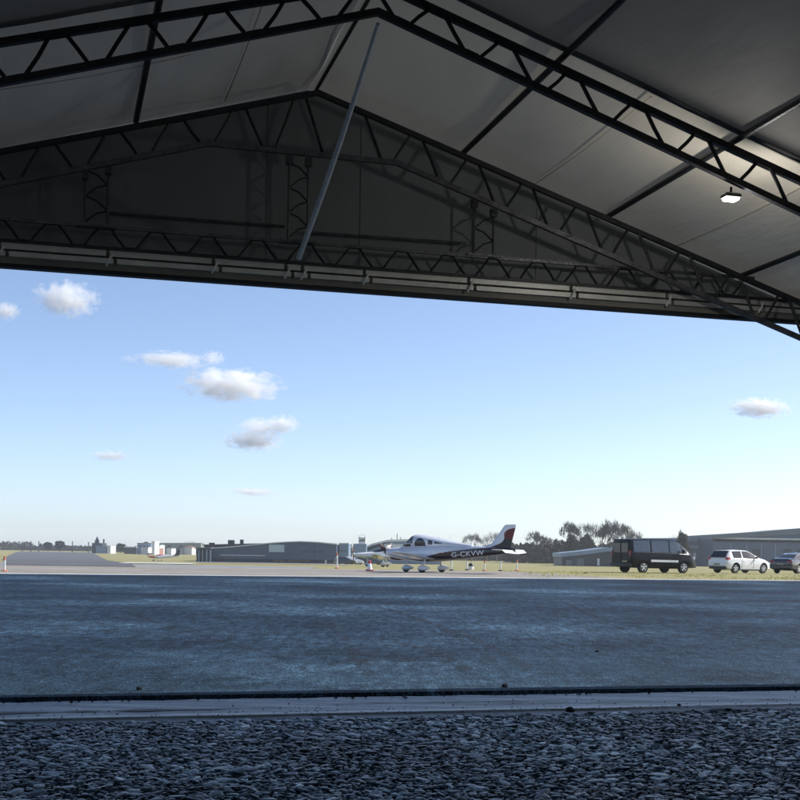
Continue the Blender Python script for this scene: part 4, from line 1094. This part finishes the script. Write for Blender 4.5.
# far parked cars behind the second aircraft: one small car, copied
ft = [(x, a, b, c, d, e, f_) for x, a, b, c, d, e, f_ in gt]
fc0 = None
spots = [(345, 563.6, .2, 'dark far car leftmost in the row behind the white aircraft', 'navy'), (353, 563.4, .3, 'pale far car second from left in the row behind the white aircraft', 'silver'), (362, 563.5, .1, 'dark far car third from left in the row behind the white aircraft', 'navy'),
         (372.5, 563.7, .25, 'dark far car rightmost in the row behind the white aircraft', 'navy'),]
for px, py, an, lab, pm in spots:
    Yc = 252. if px < 300 else 246. + (px - 345) * .3; g = Vector((at(px, 560, Yc).x, Yc, terr(Yc)))
    c = empty('distant_car', g, an, lab, 'car', 'far parked cars by the hangars')
    q = MB(); rr = []
    for x, zb, zl, zt, wb, wl, wt in gt:
        h = [(wb * .9, zb), (wl, zb + .1), (wl, zl), (wt, max(zl, zt - .05)), (wt * .8, max(zl + .01, zt))]
        rr.append([Vector((x, -y, z)) for y, z in h] + [Vector((x, y, z)) for y, z in reversed(h)])
    q.loft(rr); q.build('body', M[pm], c, smooth=35)
    for s in (-1, 1):
        q = MB(); q.prism([(-1.4, .97), (-1.2, 1.36), (.1, 1.36), (.85, .97)], .79, .80, lambda x, z, d: (x, s * (d - (z - .97) * .5 + .02), z)); q.build('side_window', M['glass'], c)
        for x in (-1.22, 1.27):
            q = MB(); q.lathe([(0, -.1), (.31, -.1), (.31, .1), (0, .1)], (x, s * .74, .31), (0, 1, 0), 14); q.build('wheel', M['tyre'], c)

# ------------------------------------------------------------------ marker posts and small things on the grass
def marker(px, py, h, label, kind='post'):
    g = ground(px, py); t = empty('marker_post', g, 0, label, 'marker post', 'white marker posts along the grass edge')
    q = MB(); q.lathe([(.14, 0), (.14, .04), (.06, .07), (.0, .07)], (0, 0, 0), (0, 0, 1), 14); q.build('base', M['orange'] if kind != 'plain' else M['plastic'], t, smooth=40)
    q = MB(); q.path([(0, 0, .05), (0, 0, h - .14)], .042, 10); q.build('post', M['white'], t, smooth=40)
    q = MB(); q.path([(0, 0, h - .14), (0, 0, h)], .050, 10); q.build('cap', M['orange'] if kind != 'plain' else M['white'], t, smooth=40)
marker(4.5, 571.5, .62, 'red and white post at the left edge of the frame')
marker(337, 568.5, .90, 'tallest marker post, beside the right end of the slate hangar')
marker(451.5, 570.5, .56, 'white marker post leftmost under the rear fuselage', 'plain')
marker(467.0, 570.2, .50, 'white marker post under the registration letters, left of the domed light', 'plain')
marker(484.5, 571, .60, 'white marker post with orange cap right of the domed light')
marker(500.5, 571, .50, 'low marker post between the domed light and the tail', 'plain')
marker(517, 571, .66, 'marker post with orange cap below the tailplane')
g = ground(369.5, 571.2); t = empty('marker_cone', g, 0, 'white cone with red cap and red base left of the propeller', 'cone')
q = MB(); q.box(-.2, .2, -.2, .2, 0, .08); q.build('base', M['red'], t)
q = MB(); q.lathe([(.15, .08), (.11, .3), (.07, .42)], (0, 0, 0), (0, 0, 1), 14); q.build('cone_body', M['white'], t, smooth=40)
q = MB(); q.lathe([(.08, .42), (.09, .5), (.03, .56), (0, .56)], (0, 0, 0), (0, 0, 1), 14); q.build('cap', M['red'], t, smooth=40)
g = ground(471, 569.4); t = empty('apron_light', g, 0, 'black domed light on a white drum under the rear fuselage', 'ground light')
q = MB(); q.lathe([(.17, 0), (.17, .20), (0, .20)], (0, 0, 0), (0, 0, 1), 16); q.build('drum', M['white'], t, smooth=40)
q = MB(); q.lathe([(.16, .20), (.15, .30), (.09, .38), (0, .40)], (0, 0, 0), (0, 0, 1), 16); q.build('dome', M['plastic'], t, smooth=40)
g = ground(690, 570.2)
t = empty('marker_post', g, 0, 'short white post in the grass between the van and the white car', 'marker post', 'white marker posts along the grass edge'); q = MB(); q.path([(0, 0, 0), (0, 0, .45)], .04, 8); q.build('post', M['white'], t)

# ------------------------------------------------------------------ buildings
def Bpt(px, py, Y): p = at(px, py, Y); return p
def gable_building(name, x0, x1, Y, depth, zb, zl, zr, label, wall, roof, peak=None, cat='building', group=None, over=.4, roof_t=.25):
    """long shed seen side-on: walls from zb to a roofline given as [(x, z)]"""
    t = empty(name, (0, 0, 0), 0, label, cat, group)
    prof = peak or [(x0, zl), (x1, zr)]
    t.location = ((x0 + x1) / 2, Y, zb)
    ox, oy, oz = t.location
    q = MB(); q.prism([(x0 - ox, 0)] + [(x - ox, z - oz) for x, z in prof] + [(x1 - ox, 0)], 0, depth, lambda u, v, d: (u, d, v)); q.build('wall', M[wall], t)
    pr = [(prof[0][0] - over, prof[0][1])] + prof[1:-1] + [(prof[-1][0] + over, prof[-1][1])]
    top = [(x - ox, z - oz + roof_t) for x, z in pr]; bot = [(x - ox, z - oz + .01) for x, z in pr]
    q = MB(); q.prism(bot + top[::-1], -.35, depth + .3, lambda u, v, d: (u, d, v)); q.build('roof', M[roof], t)
    return t
def rect(t, nm, m, x0, x1, z0, z1, y=-.06, d=.10):
    ox, oy, oz = t.location; q = MB(); q.box(x0 - ox, x1 - ox, y, y + d, z0 - oz, z1 - oz); return q.build(nm, M[m], t)

# long slate hangar on the left
YB = 280.
def XZ(px, py, Y=YB): p = at(px, py, Y); return p.x, p.z
prof = [XZ(211, 549.0), XZ(240, 546.6), XZ(268, 543.8), XZ(285, 542.6), XZ(300, 542.0), XZ(318, 542.8), XZ(336.5, 544.6)]
zb = terr(YB) - .2
sl = gable_building('slate_hangar', prof[0][0], prof[-1][0], YB, 26, zb, 0, 0, 'long slate blue hangar with arched pale roof across the field at left', 'slate', 'rooflight', peak=prof, cat='hangar', over=.2, roof_t=.22)
x0, z1 = XZ(269, 544.6); x1, z0 = XZ(284.3, 552.2); rect(sl, 'panel', 'panel', x0, x1, z0, z1)
x0, z1 = XZ(220, 554.6); x1, z0 = XZ(265, 556.0); rect(sl, 'panel', 'rooflight', x0, x1, z0, z1)
x0, z1 = XZ(213, 558.2); x1, z0 = XZ(333, 562.6); rect(sl, 'lower_wall', 'slate_d', x0, x1, z0, z1, y=-.03, d=.06)
for a, b in ((273, 278), (279, 285), (288, 293), (294, 300), (302, 310)):
    x0, z1 = XZ(a, 559.6); x1, z0 = XZ(b, 561.8); w_ = rect(sl, 'window', 'glass', x0, x1, z0, z1, y=-.12, d=.05)
for a, b in ((302, 307), (311, 316), (318, 323)):
    x0, z1 = XZ(a, 551.2); x1, z0 = XZ(b, 552.3); rect(sl, 'vent', 'slate_d', x0, x1, z0, z1)
x0, z1 = XZ(325, 560); x1, z0 = XZ(326.6, 564); rect(sl, 'door', 'farwhite', x0, x1, z0, z1, y=-.16, d=.1)
for px in (236, 262, 288, 314): # cladding joints
    x0, z1 = XZ(px, 548.5); x1, z0 = XZ(px + .35, 558); rect(sl, 'cladding_joint', 'slate_d', x0, x1, z0, z1, y=-.02, d=.04)
# dark open bay and lower annex at its left
an = gable_building('open_shelter', XZ(198, 550)[0], XZ(210.8, 550)[0], YB - 2, 16, zb, XZ(198, 548.6, YB - 2)[1], XZ(211, 548.6, YB - 2)[1], 'dark open fronted shelter with pale columns at the left end of the slate hangar', 'slate_d', 'roofgrey', cat='shelter')
for px in (198.6, 202.4, 206.4, 210.2):
    x0, z1 = XZ(px, 549.8, YB - 2); x1, z0 = XZ(px + .9, 563.6, YB - 2); rect(an, 'column', 'slate_l', x0, x1, z0, z1, y=-.5, d=.3)
rb = gable_building('low_roofed_building', XZ(204, 547, 320)[0], XZ(262, 547, 320)[0], 320, 20, terr(320), XZ(204, 545.6, 320)[1], XZ(262, 544.2, 320)[1], 'low dark roofed building showing just above the slate hangar at left', 'slate_d', 'slate_d')
for a, b, y0_, y1_ in ((228, 234, 540, 542), (240, 243, 539.5, 541.5), (209, 214, 542.6, 545)):
    x0, z1 = XZ(a, y0_, 325); x1, z0 = XZ(b, y1_ + 6, 325); rect(rb, 'roof_unit', 'slate_d', x0, x1, z0, z1, y=5, d=1.5)
r2 = gable_building('pale_annex', XZ(337.5, 547)[0], XZ(347.5, 547)[0], YB + 6, 18, zb, XZ(337, 544, YB + 6)[1], XZ(347, 544, YB + 6)[1], 'pale grey block at the right end of the slate hangar', 'slate_l', 'rooflight', over=.1)
x0, z1 = XZ(338.5, 550, YB + 6); x1, z0 = XZ(346.5, 551.5, YB + 6); rect(r2, 'window', 'glass_pale', x0, x1, z0, z1)

# control tower block and the white roofs right of it
YT = 300.
tw = empty('control_tower', (at(360, 550, YT).x, YT, terr(YT)), 0, 'small control tower with white glazed cab above a blue grey block', 'tower')
ox, oy, oz = tw.location
def tb(nm, m, a, b, t0, t1, y, d, Y=YT):
    x0, z1 = XZ(a, t0, Y); x1, z0 = XZ(b, t1, Y); q = MB(); q.box(x0 - ox, x1 - ox, y, y + d, z0 - oz, z1 - oz); return q.build(nm, M[m], tw)
tb('block', 'slate_l', 353.5, 366, 543.6, 563, 0, 8)
tb('cab', 'farwhite', 358.6, 365.4, 538.2, 543.5, .6, 4); tb('cab_window', 'glass_pale', 358.9, 365.1, 539.4, 541.4, .5, 4.4)
tb('cab_roof', 'farwhite', 357.8, 366, 537.2, 538.1, .2, 5); tb('roof_rail', 'farwhite', 359, 364.6, 534.6, 535.1, 2, .15)
for p_ in (359.2, 364.3): tb('rail_post', 'steel_worn_lit', p_, p_ + .35, 535, 537.3, 2, .12)
bw = gable_building('white_roofed_hangar', at(368, 550, 310).x, at(441, 550, 310).x, 310, 30, terr(310), 0, 0, 'white roofed hangar with a black slanting gable beside the control tower', 'slate_l', 'farwhite',
                    peak=[(at(366, 549, 310).x, at(366, 549.3, 310).z), (at(372, 545.5, 310).x, at(372, 545.6, 310).z), (at(388, 541.8, 310).x, at(388, 541.8, 310).z), (at(432, 540.6, 310).x, at(432, 540.6, 310).z), (at(441, 543, 310).x, at(441, 543, 310).z)], cat='hangar', roof_t=.5)
ox2 = bw.location
q = MB(); pts = [(366, 549.3), (372, 545.6), (388, 541.8), (380, 545.8), (370, 549.6)]
q.prism([(at(a, b, 310).x - ox2[0], at(a, b, 310).z - ox2[2]) for a, b in pts], -.5, -.36, lambda u, v, d: (u, d, v)); q.build('gable_panel', M['slate_d'], bw)
x0, z1 = XZ(384, 544, 310); x1, z0 = XZ(441, 549.5, 310); rect(bw, 'wall_panel', 'farwhite', x0, x1, z0, z1, y=-.2, d=.15)
for p_, tp in ((391.5, 537.5), (397, 533.5), (400.5, 537)):
    x, z = XZ(p_, 542, 312); z2 = XZ(p_, tp, 312)[1]; q = MB(); q.path([(x - ox2[0], 3, z - ox2[2] - .3), (x - ox2[0], 3, z2 - ox2[2])], .09, 6); q.build('aerial', M['steel_worn_lit'], bw)

# right side: low barn behind the van, long grey warehouses
YL = 330.
def prof_px(pts, Y): return [(at(a, b, Y).x, at(a, b, Y).z) for a, b in pts]
def shed(name, Y, depth, pts, label, wall, roof, cat, roof_t=.25, over=.3):
    pr = prof_px(pts, Y); t = empty(name, ((pr[0][0] + pr[-1][0]) / 2, Y, terr(Y) - .2), 0, label, cat); ox, oy, oz = t.location
    q = MB(); q.prism([(pr[0][0] - ox, 0)] + [(x - ox, z - oz) for x, z in pr] + [(pr[-1][0] - ox, 0)], 0, depth, lambda u, v, d: (u, d, v)); q.build('wall', M[wall], t)
    pr2 = [(pr[0][0] - over, pr[0][1])] + pr[1:-1] + [(pr[-1][0] + over, pr[-1][1])]
    q = MB(); q.prism([(x - ox, z - oz + .01) for x, z in pr2] + [(x - ox, z - oz + roof_t) for x, z in reversed(pr2)], -.4, depth + .3, lambda u, v, d: (u, d, v)); q.build('roof', M[roof], t)
    return t
def sr(t, nm, m, Y, a, b, t0, t1, y=-.08, d=.12):
    x0, z1 = XZ(a, t0, Y); x1, z0 = XZ(b, t1, Y); return rect(t, nm, m, x0, x1, z0, z1, y, d)
lb = shed('low_barn', YL, 18, [(562, 557.0), (585, 554.6), (608, 551.4), (640, 551)], 'low dark barn with grey sloping roof behind the black van', 'slate_d', 'slate_l', 'barn', roof_t=1.0)
sr(lb, 'door', 'farwhite', YL, 597.3, 599.4, 558.5, 565.5); sr(lb, 'door', 'roofgrey', YL, 566, 572, 560, 565.5); sr(lb, 'door', 'roofgrey', YL, 577, 584, 558.5, 565.5)
w1 = shed('grey_warehouse', 400., 40, [(713.3, 539.2), (760, 536.3), (800, 533.8), (900, 528), (1010, 536)], 'long grey warehouse with pale roof band behind the parked cars', 'slate', 'roofgrey', 'warehouse', roof_t=1.4)
sr(w1, 'roof_edge', 'rooflight', 400., 713, 1000, 541.0, 541.6); sr(w1, 'roof_edge', 'slate_d', 400., 713, 1000, 541.9, 543.2)
q = MB(); pr = prof_px([(713.3, 535.6), (760, 531.9), (800, 528.4), (900, 522), (1010, 531)], 400.); pr0 = prof_px([(713.3, 539.2), (760, 536.3), (800, 533.8), (900, 528), (1010, 536)], 400.)
ox = w1.location
q.prism([(x - ox[0], z - ox[2] - .05) for x, z in pr0] + [(x - ox[0], z - ox[2]) for x, z in reversed(pr)], 6, 34, lambda u, v, d: (u, d, v)); q.build('upper_roof', M['roofgrey'], w1)
for p_ in (722, 738, 752, 783, 797, 812): sr(w1, 'door', 'slate_d', 400., p_, p_ + 8, 549, 565.5)
for p_ in (730.5, 746.5, 761, 775): sr(w1, 'panel_joint', 'slate_l', 400., p_, p_ + .5, 543.4, 565)
w2 = shed('pale_warehouse', 420., 36, [(640, 541.6), (676, 541.4), (712.6, 541.0)], 'pale two tone warehouse seen between the van and the white car', 'roofgrey', 'slate_l', 'warehouse', roof_t=1.1)
sr(w2, 'wall_band', 'slate_l', 420., 641, 712, 545, 548.5); sr(w2, 'wall_band', 'slate_d', 420., 641, 712, 549.2, 550.2); sr(w2, 'wall_band', 'slate', 420., 641, 712, 558, 566)
for p_ in (694, 698.4, 703, 708): sr(w2, 'door', 'farwhite', 420., p_, p_ + 1.6, 553, 560)

# far left village and sheds
def far(nm, Y, a, b, top, bot, wall, roof, label, cat='building', gable=0., depth=12):
    pts = [(a, top), ((a + b) / 2, top - gable), (b, top)] if gable else [(a, top), (b, top)]
    t = shed(nm, Y, depth, pts, label, wall, roof, cat, roof_t=.35, over=.2); return t
F = 650.
t = far('blue_grey_shed', F, 96, 106.5, 546.6, 551, 'slate_l', 'slate_l', 'blue grey shed beside the church spire on the left horizon')
t = far('white_shed', F, 107.2, 110.6, 546.4, 551, 'farwhite', 'farwhite', 'narrow white shed right of the blue grey one on the left horizon')
t = empty('church', (at(97, 550, F + 10).x, F + 10, terr(F)), 0, 'dark church with pointed spire on the left horizon', 'church')
q = MB(); q.box(-2.6, 2.6, 0, 10, 0, 5.2); q.build('nave', M['slate_d'], t)
q = MB(); q.box(-1.0, 1.0, -1, 1, 0, 5.6); q.build('tower', M['slate_d'], t); q = MB(); q.loft([[(sx * w_, sy * w_, z) for sx, sy in ((-1, -1), (1, -1), (1, 1), (-1, 1))] for w_, z in ((1.15, 5.6), (.05, 8.6))]); q.build('spire', M['slate_d'], t)
specs = [('grey_shed', 124, 136, 547.6, 'slate_d', 'farwhite', 'dark shed with thin pale roof left of the tall grey building'), ('grey_block', 137.5, 151, 543.6, 'slate_l', 'fargreen', 'tall blue grey building left of the white silo'),
         ('white_building', 141, 148, 547.9, 'farwhite', 'farwhite', 'low white shed in front of the tall grey building'), ('white_silo', 152, 154.6, 542.0, 'farwhite', 'farwhite', 'slim white silo tower on the far field edge'),
         ('white_house', 155.6, 160.4, 544.8, 'farwhite', 'slate_d', 'white house with dark roof right of the silo'), ('green_barn', 160.6, 201, 543.6, 'fargreen', 'fargreen', 'wide grey green barn behind the red nosed aircraft'),
         ('brick_house', 155.2, 159.2, 548.4, 'farbrick', 'farwhite', 'little brick house right of the silo'), ('white_cottage', 166.6, 171.5, 548.4, 'farwhite', 'slate_d', 'white cottage in front of the green barn'),
         ('brick_cottage', 182.6, 192, 547.8, 'farwhite', 'farbrick', 'white cottage with red brick roof in front of the green barn'), ('dark_shed', 173, 180, 548.6, 'slate_d', 'slate_d', 'dark low shed between the two cottages')]
for i, (nm, a, b, tp, wl, rf, lab) in enumerate(specs):
    t = far(nm, F - 12 * (i % 4) if 'green' not in nm else F + 30, a, b, tp, 551, wl, rf, lab, gable=1.0 if 'cottage' in nm or 'house' in nm else 0)
    if nm in ('grey_block', 'green_barn', 'grey_shed'):
        Yy = t.location.y
        for k in range(3): c_ = a + (b - a) * (.18 + .27 * k); sr(t, 'window' if nm == 'grey_block' else 'door', 'slate_d', Yy, c_, c_ + (b - a) * .1, tp + 2, tp + 4.2)
# masts on the left horizon
for i, (p_, tp, lab) in enumerate(((31, 541, 'short mast leftmost on the left horizon'), (22.5, 541.5, 'second short mast at far left horizon'), (39, 541, 'short mast left of the tall one on the left horizon'), (72.5, 541, 'tall thin mast left of the church'), (103.8, 539, 'tallest dark chimney just right of the church'), (88.5, 542, 'short mast left of the church spire'))):
    x, z = XZ(p_, tp, 700); q = MB(); q.path([(0, 0, 0), (0, 0, z - terr(700))], .28 if p_ != 103.8 else .45, 6)
    o = q.build('mast', M['slate_d']); o.location = (x, 700, terr(700)); tag(o, lab, 'mast', 'thin masts on the left horizon')

# ------------------------------------------------------------------ trees
def blob_leaves(vs_, fs, c, rad, n, size, flat=1.):
    for _ in range(n):
        d = Vector((random.gauss(0, 1), random.gauss(0, 1), random.gauss(0, 1))).normalized() * random.random() ** .45
        p = Vector((c[0] + d.x * rad[0], c[1] + d.y * rad[1], c[2] + d.z * rad[2]))
        u = Vector((random.gauss(0, 1), random.gauss(0, 1), random.gauss(0, 1))).normalized(); w_ = u.cross(Vector((random.random(), random.random(), 1))).normalized()
        s_ = size * random.uniform(.5, 1.3); k = len(vs_)
        vs_ += [p - u * s_, p + w_ * s_ * .7, p + u * s_, p - w_ * s_ * .7]; fs.append((k, k + 1, k + 2, k + 3))
def tree(x, Y, h, wd, style, label, group='trees at the edge of the airfield'):
    t = empty('bare_tree' if style == 'bare' else 'leafy_tree', (x, Y, terr(Y)), random.uniform(0, 6), label, 'tree', group)
    rnd = random.random
    q = MB(); tips = []
    th = h * (.34 if style == 'bare' else .28)
    q.path([(0, 0, -.2), (.05 * h * (rnd() - .5), 0, th * .5), (0, 0, th)], [h * .028, h * .02, h * .016], 7)
    def branch(p, d, L_, r_, lev):
        e = p + d * L_; mid = p + d * L_ * .5 + Vector((rnd() - .5, rnd() - .5, rnd() * .5)) * L_ * .12
        q.path([p, mid, e], [r_, r_ * .75, r_ * .5], 5, cap=False)
        if lev == 0: tips.append(e); return
        for _ in range(3 if lev > 1 else 4):
            nd = (d + Vector((random.gauss(0, .5), random.gauss(0, .5), random.gauss(.12, .35)))).normalized(); branch(e, nd, L_ * random.uniform(.55, .8), r_ * .5, lev - 1)
    for k in range(6):
        a = 2 * PI * k / 6 + rnd(); sp = .55 * wd / h * 2
        branch(Vector((0, 0, th * random.uniform(.75, 1))), Vector((math.cos(a) * sp, math.sin(a) * sp, 1)).normalized(), h * .27, h * .011, 2)
    q.build('trunk', M['bark'], t)
    vs_, fs = [], []
    if style == 'bare':
        for e in tips:
            for _ in range(6):
                d = Vector((random.gauss(0, .4), random.gauss(0, .4), random.gauss(.8, .4))).normalized() * h * .13; k = len(vs_); o_ = Vector((random.gauss(0, .03) * h, random.gauss(0, .03) * h, random.gauss(0, .03) * h)); w_ = Vector((.006 * h, .004 * h, 0))
                vs_ += [e + o_ - w_, e + o_ + w_, e + o_ + d]; fs.append((k, k + 1, k + 2))
        m = M['leaf_bare']
    else:
        n_c = 20
        for _ in range(n_c):
            a = rnd() * 2 * PI; rr_ = rnd() ** .5 * wd * .36; z = h * random.uniform(.38, .88); k_ = math.sin(PI * min(1, max(.25, (z / h - .1))))
            blob_leaves(vs_, fs, (math.cos(a) * rr_ * k_, math.sin(a) * rr_ * k_, z), (wd * .19, wd * .19, h * .13), 190, wd * .06)
        m = M['leaf_dark']
    mb = MB(); mb.add(vs_, fs); mb.build('crown', m, t, fix=False)
    return t
def tpx(px, top, Y, wpx, style, label):
    p = at(px, top, Y); tree(p.x, Y, p.z - terr(Y), wpx * Y / FPX, style, label)
TR = [(683, 532.5, 345, 19, 'leafy', 'dark round leafy tree just behind the front of the black van'), (571, 533, 380, 15, 'leafy', 'leftmost of the two dark rounded evergreens left of the van'), (586, 531.5, 384, 17, 'leafy', 'right one of the two dark rounded evergreens left of the van'),
      (570, 523, 420, 5, 'bare', 'slim bare tree rising over the left evergreen'), (588, 521, 425, 5, 'bare', 'slim bare tree rising over the right evergreen'), (602, 527, 410, 7, 'bare', 'bare tree left of the tallest one behind the van'),
      (612, 520, 415, 8, 'bare', 'tallest bare tree above the rear of the van'), (623, 524, 418, 8, 'bare', 'bare tree just right of the tallest one above the van'), (633, 531, 430, 8, 'bare', 'low bare tree above the van roof'),
      (472, 533, 480, 11, 'bare', 'broad bare tree above the rear fuselage of the aircraft'), (487, 534, 490, 8, 'bare', 'bare tree just left of the tail fin'), (497, 531, 500, 9, 'bare', 'slim bare tree behind the tail fin'),
      (536, 532, 470, 11, 'bare', 'bare tree standing alone right of the tail fin'), (549, 536, 475, 12, 'bare', 'low bare tree between the tail fin and the evergreens'), (680, 528, 430, 5, 'leafy', 'narrow evergreen tip above the round tree'),
      (709, 534, 520, 4, 'leafy', 'small pointed conifer left of the warehouse roof'), (701, 535, 520, 6, 'leafy', 'low conifer further left of the warehouse roof'),
      (121, 543.5, 690, 12, 'leafy', 'dark clump tree between the white shed and the grey building'), (146, 541, 700, 10, 'leafy', 'dark tree over the tall grey building at left'), (60, 541, 720, 12, 'leafy', 'rounded tree on the left horizon'), (48, 542, 725, 10, 'leafy', 'rounded tree left of its neighbour on the left horizon'), (190, 540, 700, 10, 'bare', 'bare tree over the green barn at left')]
for a in TR: tpx(*a)

# scrub and hedge masses that read as one
def mass(name, label, m, segs, leaf, dens, trunks=True):
    """segs: (px0, px1, top0, top1, Y, Ydepth)"""
    vs_, fs = [], []
    for a, b, t0, t1, Y, dp in segs:
        xa, xb = at(a, HY, Y).x, at(b, HY, Y).x; L_ = xb - xa; k = int(L_ / 3.) + 2
        for i in range(k):
            u = (i + random.random() * .6) / k; px = a + (b - a) * u; hh = at(px, t0 + (t1 - t0) * u, Y).z - terr(Y)
            for j in range(int(dens)):
                yy = Y + random.random() * dp; h = hh * random.uniform(.74, 1.06) * (1 + .12 * mnoise.noise(Vector((px * .3, j, 0)))); w_ = random.uniform(2., 4.)
                blob_leaves(vs_, fs, (xa + L_ * u + random.gauss(0, 1.2), yy, terr(yy) + h * .5), (w_, w_, h * .5), 60, leaf)
    mb = MB(); mb.add(vs_, fs); return tag(mb.build(name, m, fix=False), label, kind='stuff')
mass('woodland', 'brown winter scrub and woodland across the middle distance', M['leaf_brown'], [(440, 520, 546, 545, 520, 30), (515, 570, 543.5, 541.5, 430, 25), (560, 645, 540.5, 543, 440, 25), (630, 720, 540, 538, 560, 30), (695, 775, 536, 533, 480, 12)], .95, 8)
mass('far_hedgerow', 'long low hedge and wood along the left horizon', M['leaf_far'], [(-120, 10, 538, 541, 930, 40), (8, 38, 541, 544.6, 930, 40), (36, 112, 544.8, 546, 930, 40), (110, 215, 546, 545.5, 800, 40), (335, 450, 546.5, 546, 700, 30), (640, 1000, 541, 541, 900, 60), (-900, -120, 539, 539, 930, 40), (1000, 1700, 542, 544, 900, 60)], 1.2, 2)
mass('hedge', 'dark clipped hedge at the foot of the far left wood', M['leaf_dark'], [(-60, 90, 548.4, 548.9, 900, 6)], .6, 3)

# ------------------------------------------------------------------ clouds: real volumes of scattering droplets high over the field
def cloud_mat(seed, dens, size):
    m = bpy.data.materials.new('cloud_vapour'); m.use_nodes = True; nt = m.node_tree; nt.nodes.clear(); L = nt.links
    out = nt.nodes.new('ShaderNodeOutputMaterial'); pv = nt.nodes.new('ShaderNodeVolumePrincipled'); L.new(pv.outputs[0], out.inputs['Volume'])
    tc = nt.nodes.new('ShaderNodeTexCoord')
    no = nt.nodes.new('ShaderNodeTexNoise'); no.inputs['Scale'].default_value = 2.6; no.inputs['Detail'].default_value = 7; no.inputs['Roughness'].default_value = .62
    mp = nt.nodes.new('ShaderNodeMapping'); mp.inputs['Location'].default_value = (seed, seed * .7, 0); mp.inputs['Scale'].default_value = (1.6, 1, 1)
    L.new(tc.outputs['Object'], mp.inputs['Vector']); L.new(mp.outputs['Vector'], no.inputs['Vector'])
    ln = nt.nodes.new('ShaderNodeVectorMath'); ln.operation = 'LENGTH'; L.new(tc.outputs['Object'], ln.inputs[0])
    # density = clamp((1 - r) * a + (noise - .5) * b)
    s1 = nt.nodes.new('ShaderNodeMath'); s1.operation = 'SUBTRACT'; s1.inputs[0].default_value = .84; L.new(ln.outputs['Value'], s1.inputs[1])
    s2 = nt.nodes.new('ShaderNodeMath'); s2.operation = 'SUBTRACT'; L.new(no.outputs['Fac'], s2.inputs[0]); s2.inputs[1].default_value = .5
    s3 = nt.nodes.new('ShaderNodeMath'); s3.operation = 'MULTIPLY_ADD'; L.new(s2.outputs[0], s3.inputs[0]); s3.inputs[1].default_value = 2.5; L.new(s1.outputs[0], s3.inputs[2])
    s4 = nt.nodes.new('ShaderNodeMath'); s4.operation = 'MULTIPLY'; s4.use_clamp = False; L.new(s3.outputs[0], s4.inputs[0]); s4.inputs[1].default_value = dens
    s5 = nt.nodes.new('ShaderNodeMath'); s5.operation = 'MAXIMUM'; L.new(s4.outputs[0], s5.inputs[0]); s5.inputs[1].default_value = 0
    L.new(s5.outputs[0], pv.inputs['Density']); pv.inputs['Color'].default_value = (.99, .99, .99, 1); pv.inputs['Anisotropy'].default_value = .1
    return m
def cloud(cx, cy, wpx, hpx, label, dens=1., Y=3600., seed=0.):
    c = at(cx, cy, Y); rx, rz_ = wpx / 2 * Y / FPX, hpx / 2 * Y / FPX; ry = max(rz_, rx * .5)
    bm = bmesh.new(); bmesh.ops.create_icosphere(bm, subdivisions=3, radius=1.0)
    me = bpy.data.meshes.new('cloud'); bm.to_mesh(me); bm.free(); me.materials.append(cloud_mat(seed, dens * 2.8 / max(rz_, 10), rx))
    o = bpy.data.objects.new('cloud', me); COL.objects.link(o); o.location = c; o.scale = (rx, ry, rz_); o.rotation_euler = (0, ROLL * 2, 0)
    tag(o, label, 'cloud', 'small fair weather clouds')
CL = [(66, 299, 66, 38, 'bright puffy cloud highest at upper left', 1.3), (6, 311, 30, 20, 'small cloud cut by the left edge of the frame', .8), (172, 360, 80, 18, 'thin flat cloud above the wide bright one', .5), (213, 358, 26, 16, 'little cloud at the right tip of the thin flat cloud', .5),
      (231, 385, 104, 36, 'widest bright cloud at centre left', 1.3), (252, 441, 62, 22, 'left puff of the low cloud pair', .9), (284, 424, 34, 20, 'upper right puff of the low cloud pair', .9), (262, 428, 52, 22, 'middle puff of the low cloud pair', .8), (129, 359, 20, 9, 'tiny wisp left of the thin flat cloud', .16),
      (111, 456, 46, 12, 'faint grey wisp at left below the others', .40), (254, 492, 54, 9, 'lowest faint streak of cloud', .34), (760, 408, 66, 22, 'single bright cloud at the right', 1.2)]
for i, (a, b, c, d, lab, de) in enumerate(CL): cloud(a, b, c * 1.12, d * 1.08, lab, de, seed=i * 3.7 + 1.3)

# ------------------------------------------------------------------ haze
def haze(density):
    q = MB(); q.box(-3400, 3400, -280, 2400, -7.5, 24.0); m = bpy.data.materials.new('haze'); m.use_nodes = True; nt = m.node_tree; nt.nodes.clear()
    out = nt.nodes.new('ShaderNodeOutputMaterial'); pv = nt.nodes.new('ShaderNodeVolumePrincipled'); nt.links.new(pv.outputs[0], out.inputs['Volume'])
    pv.inputs['Density'].default_value = density; pv.inputs['Color'].default_value = (.86, .92, 1., 1); pv.inputs['Anisotropy'].default_value = .2
    o = q.build('haze', m); tag(o, 'pale haze over the airfield', kind='stuff'); return o
haze(.00022)
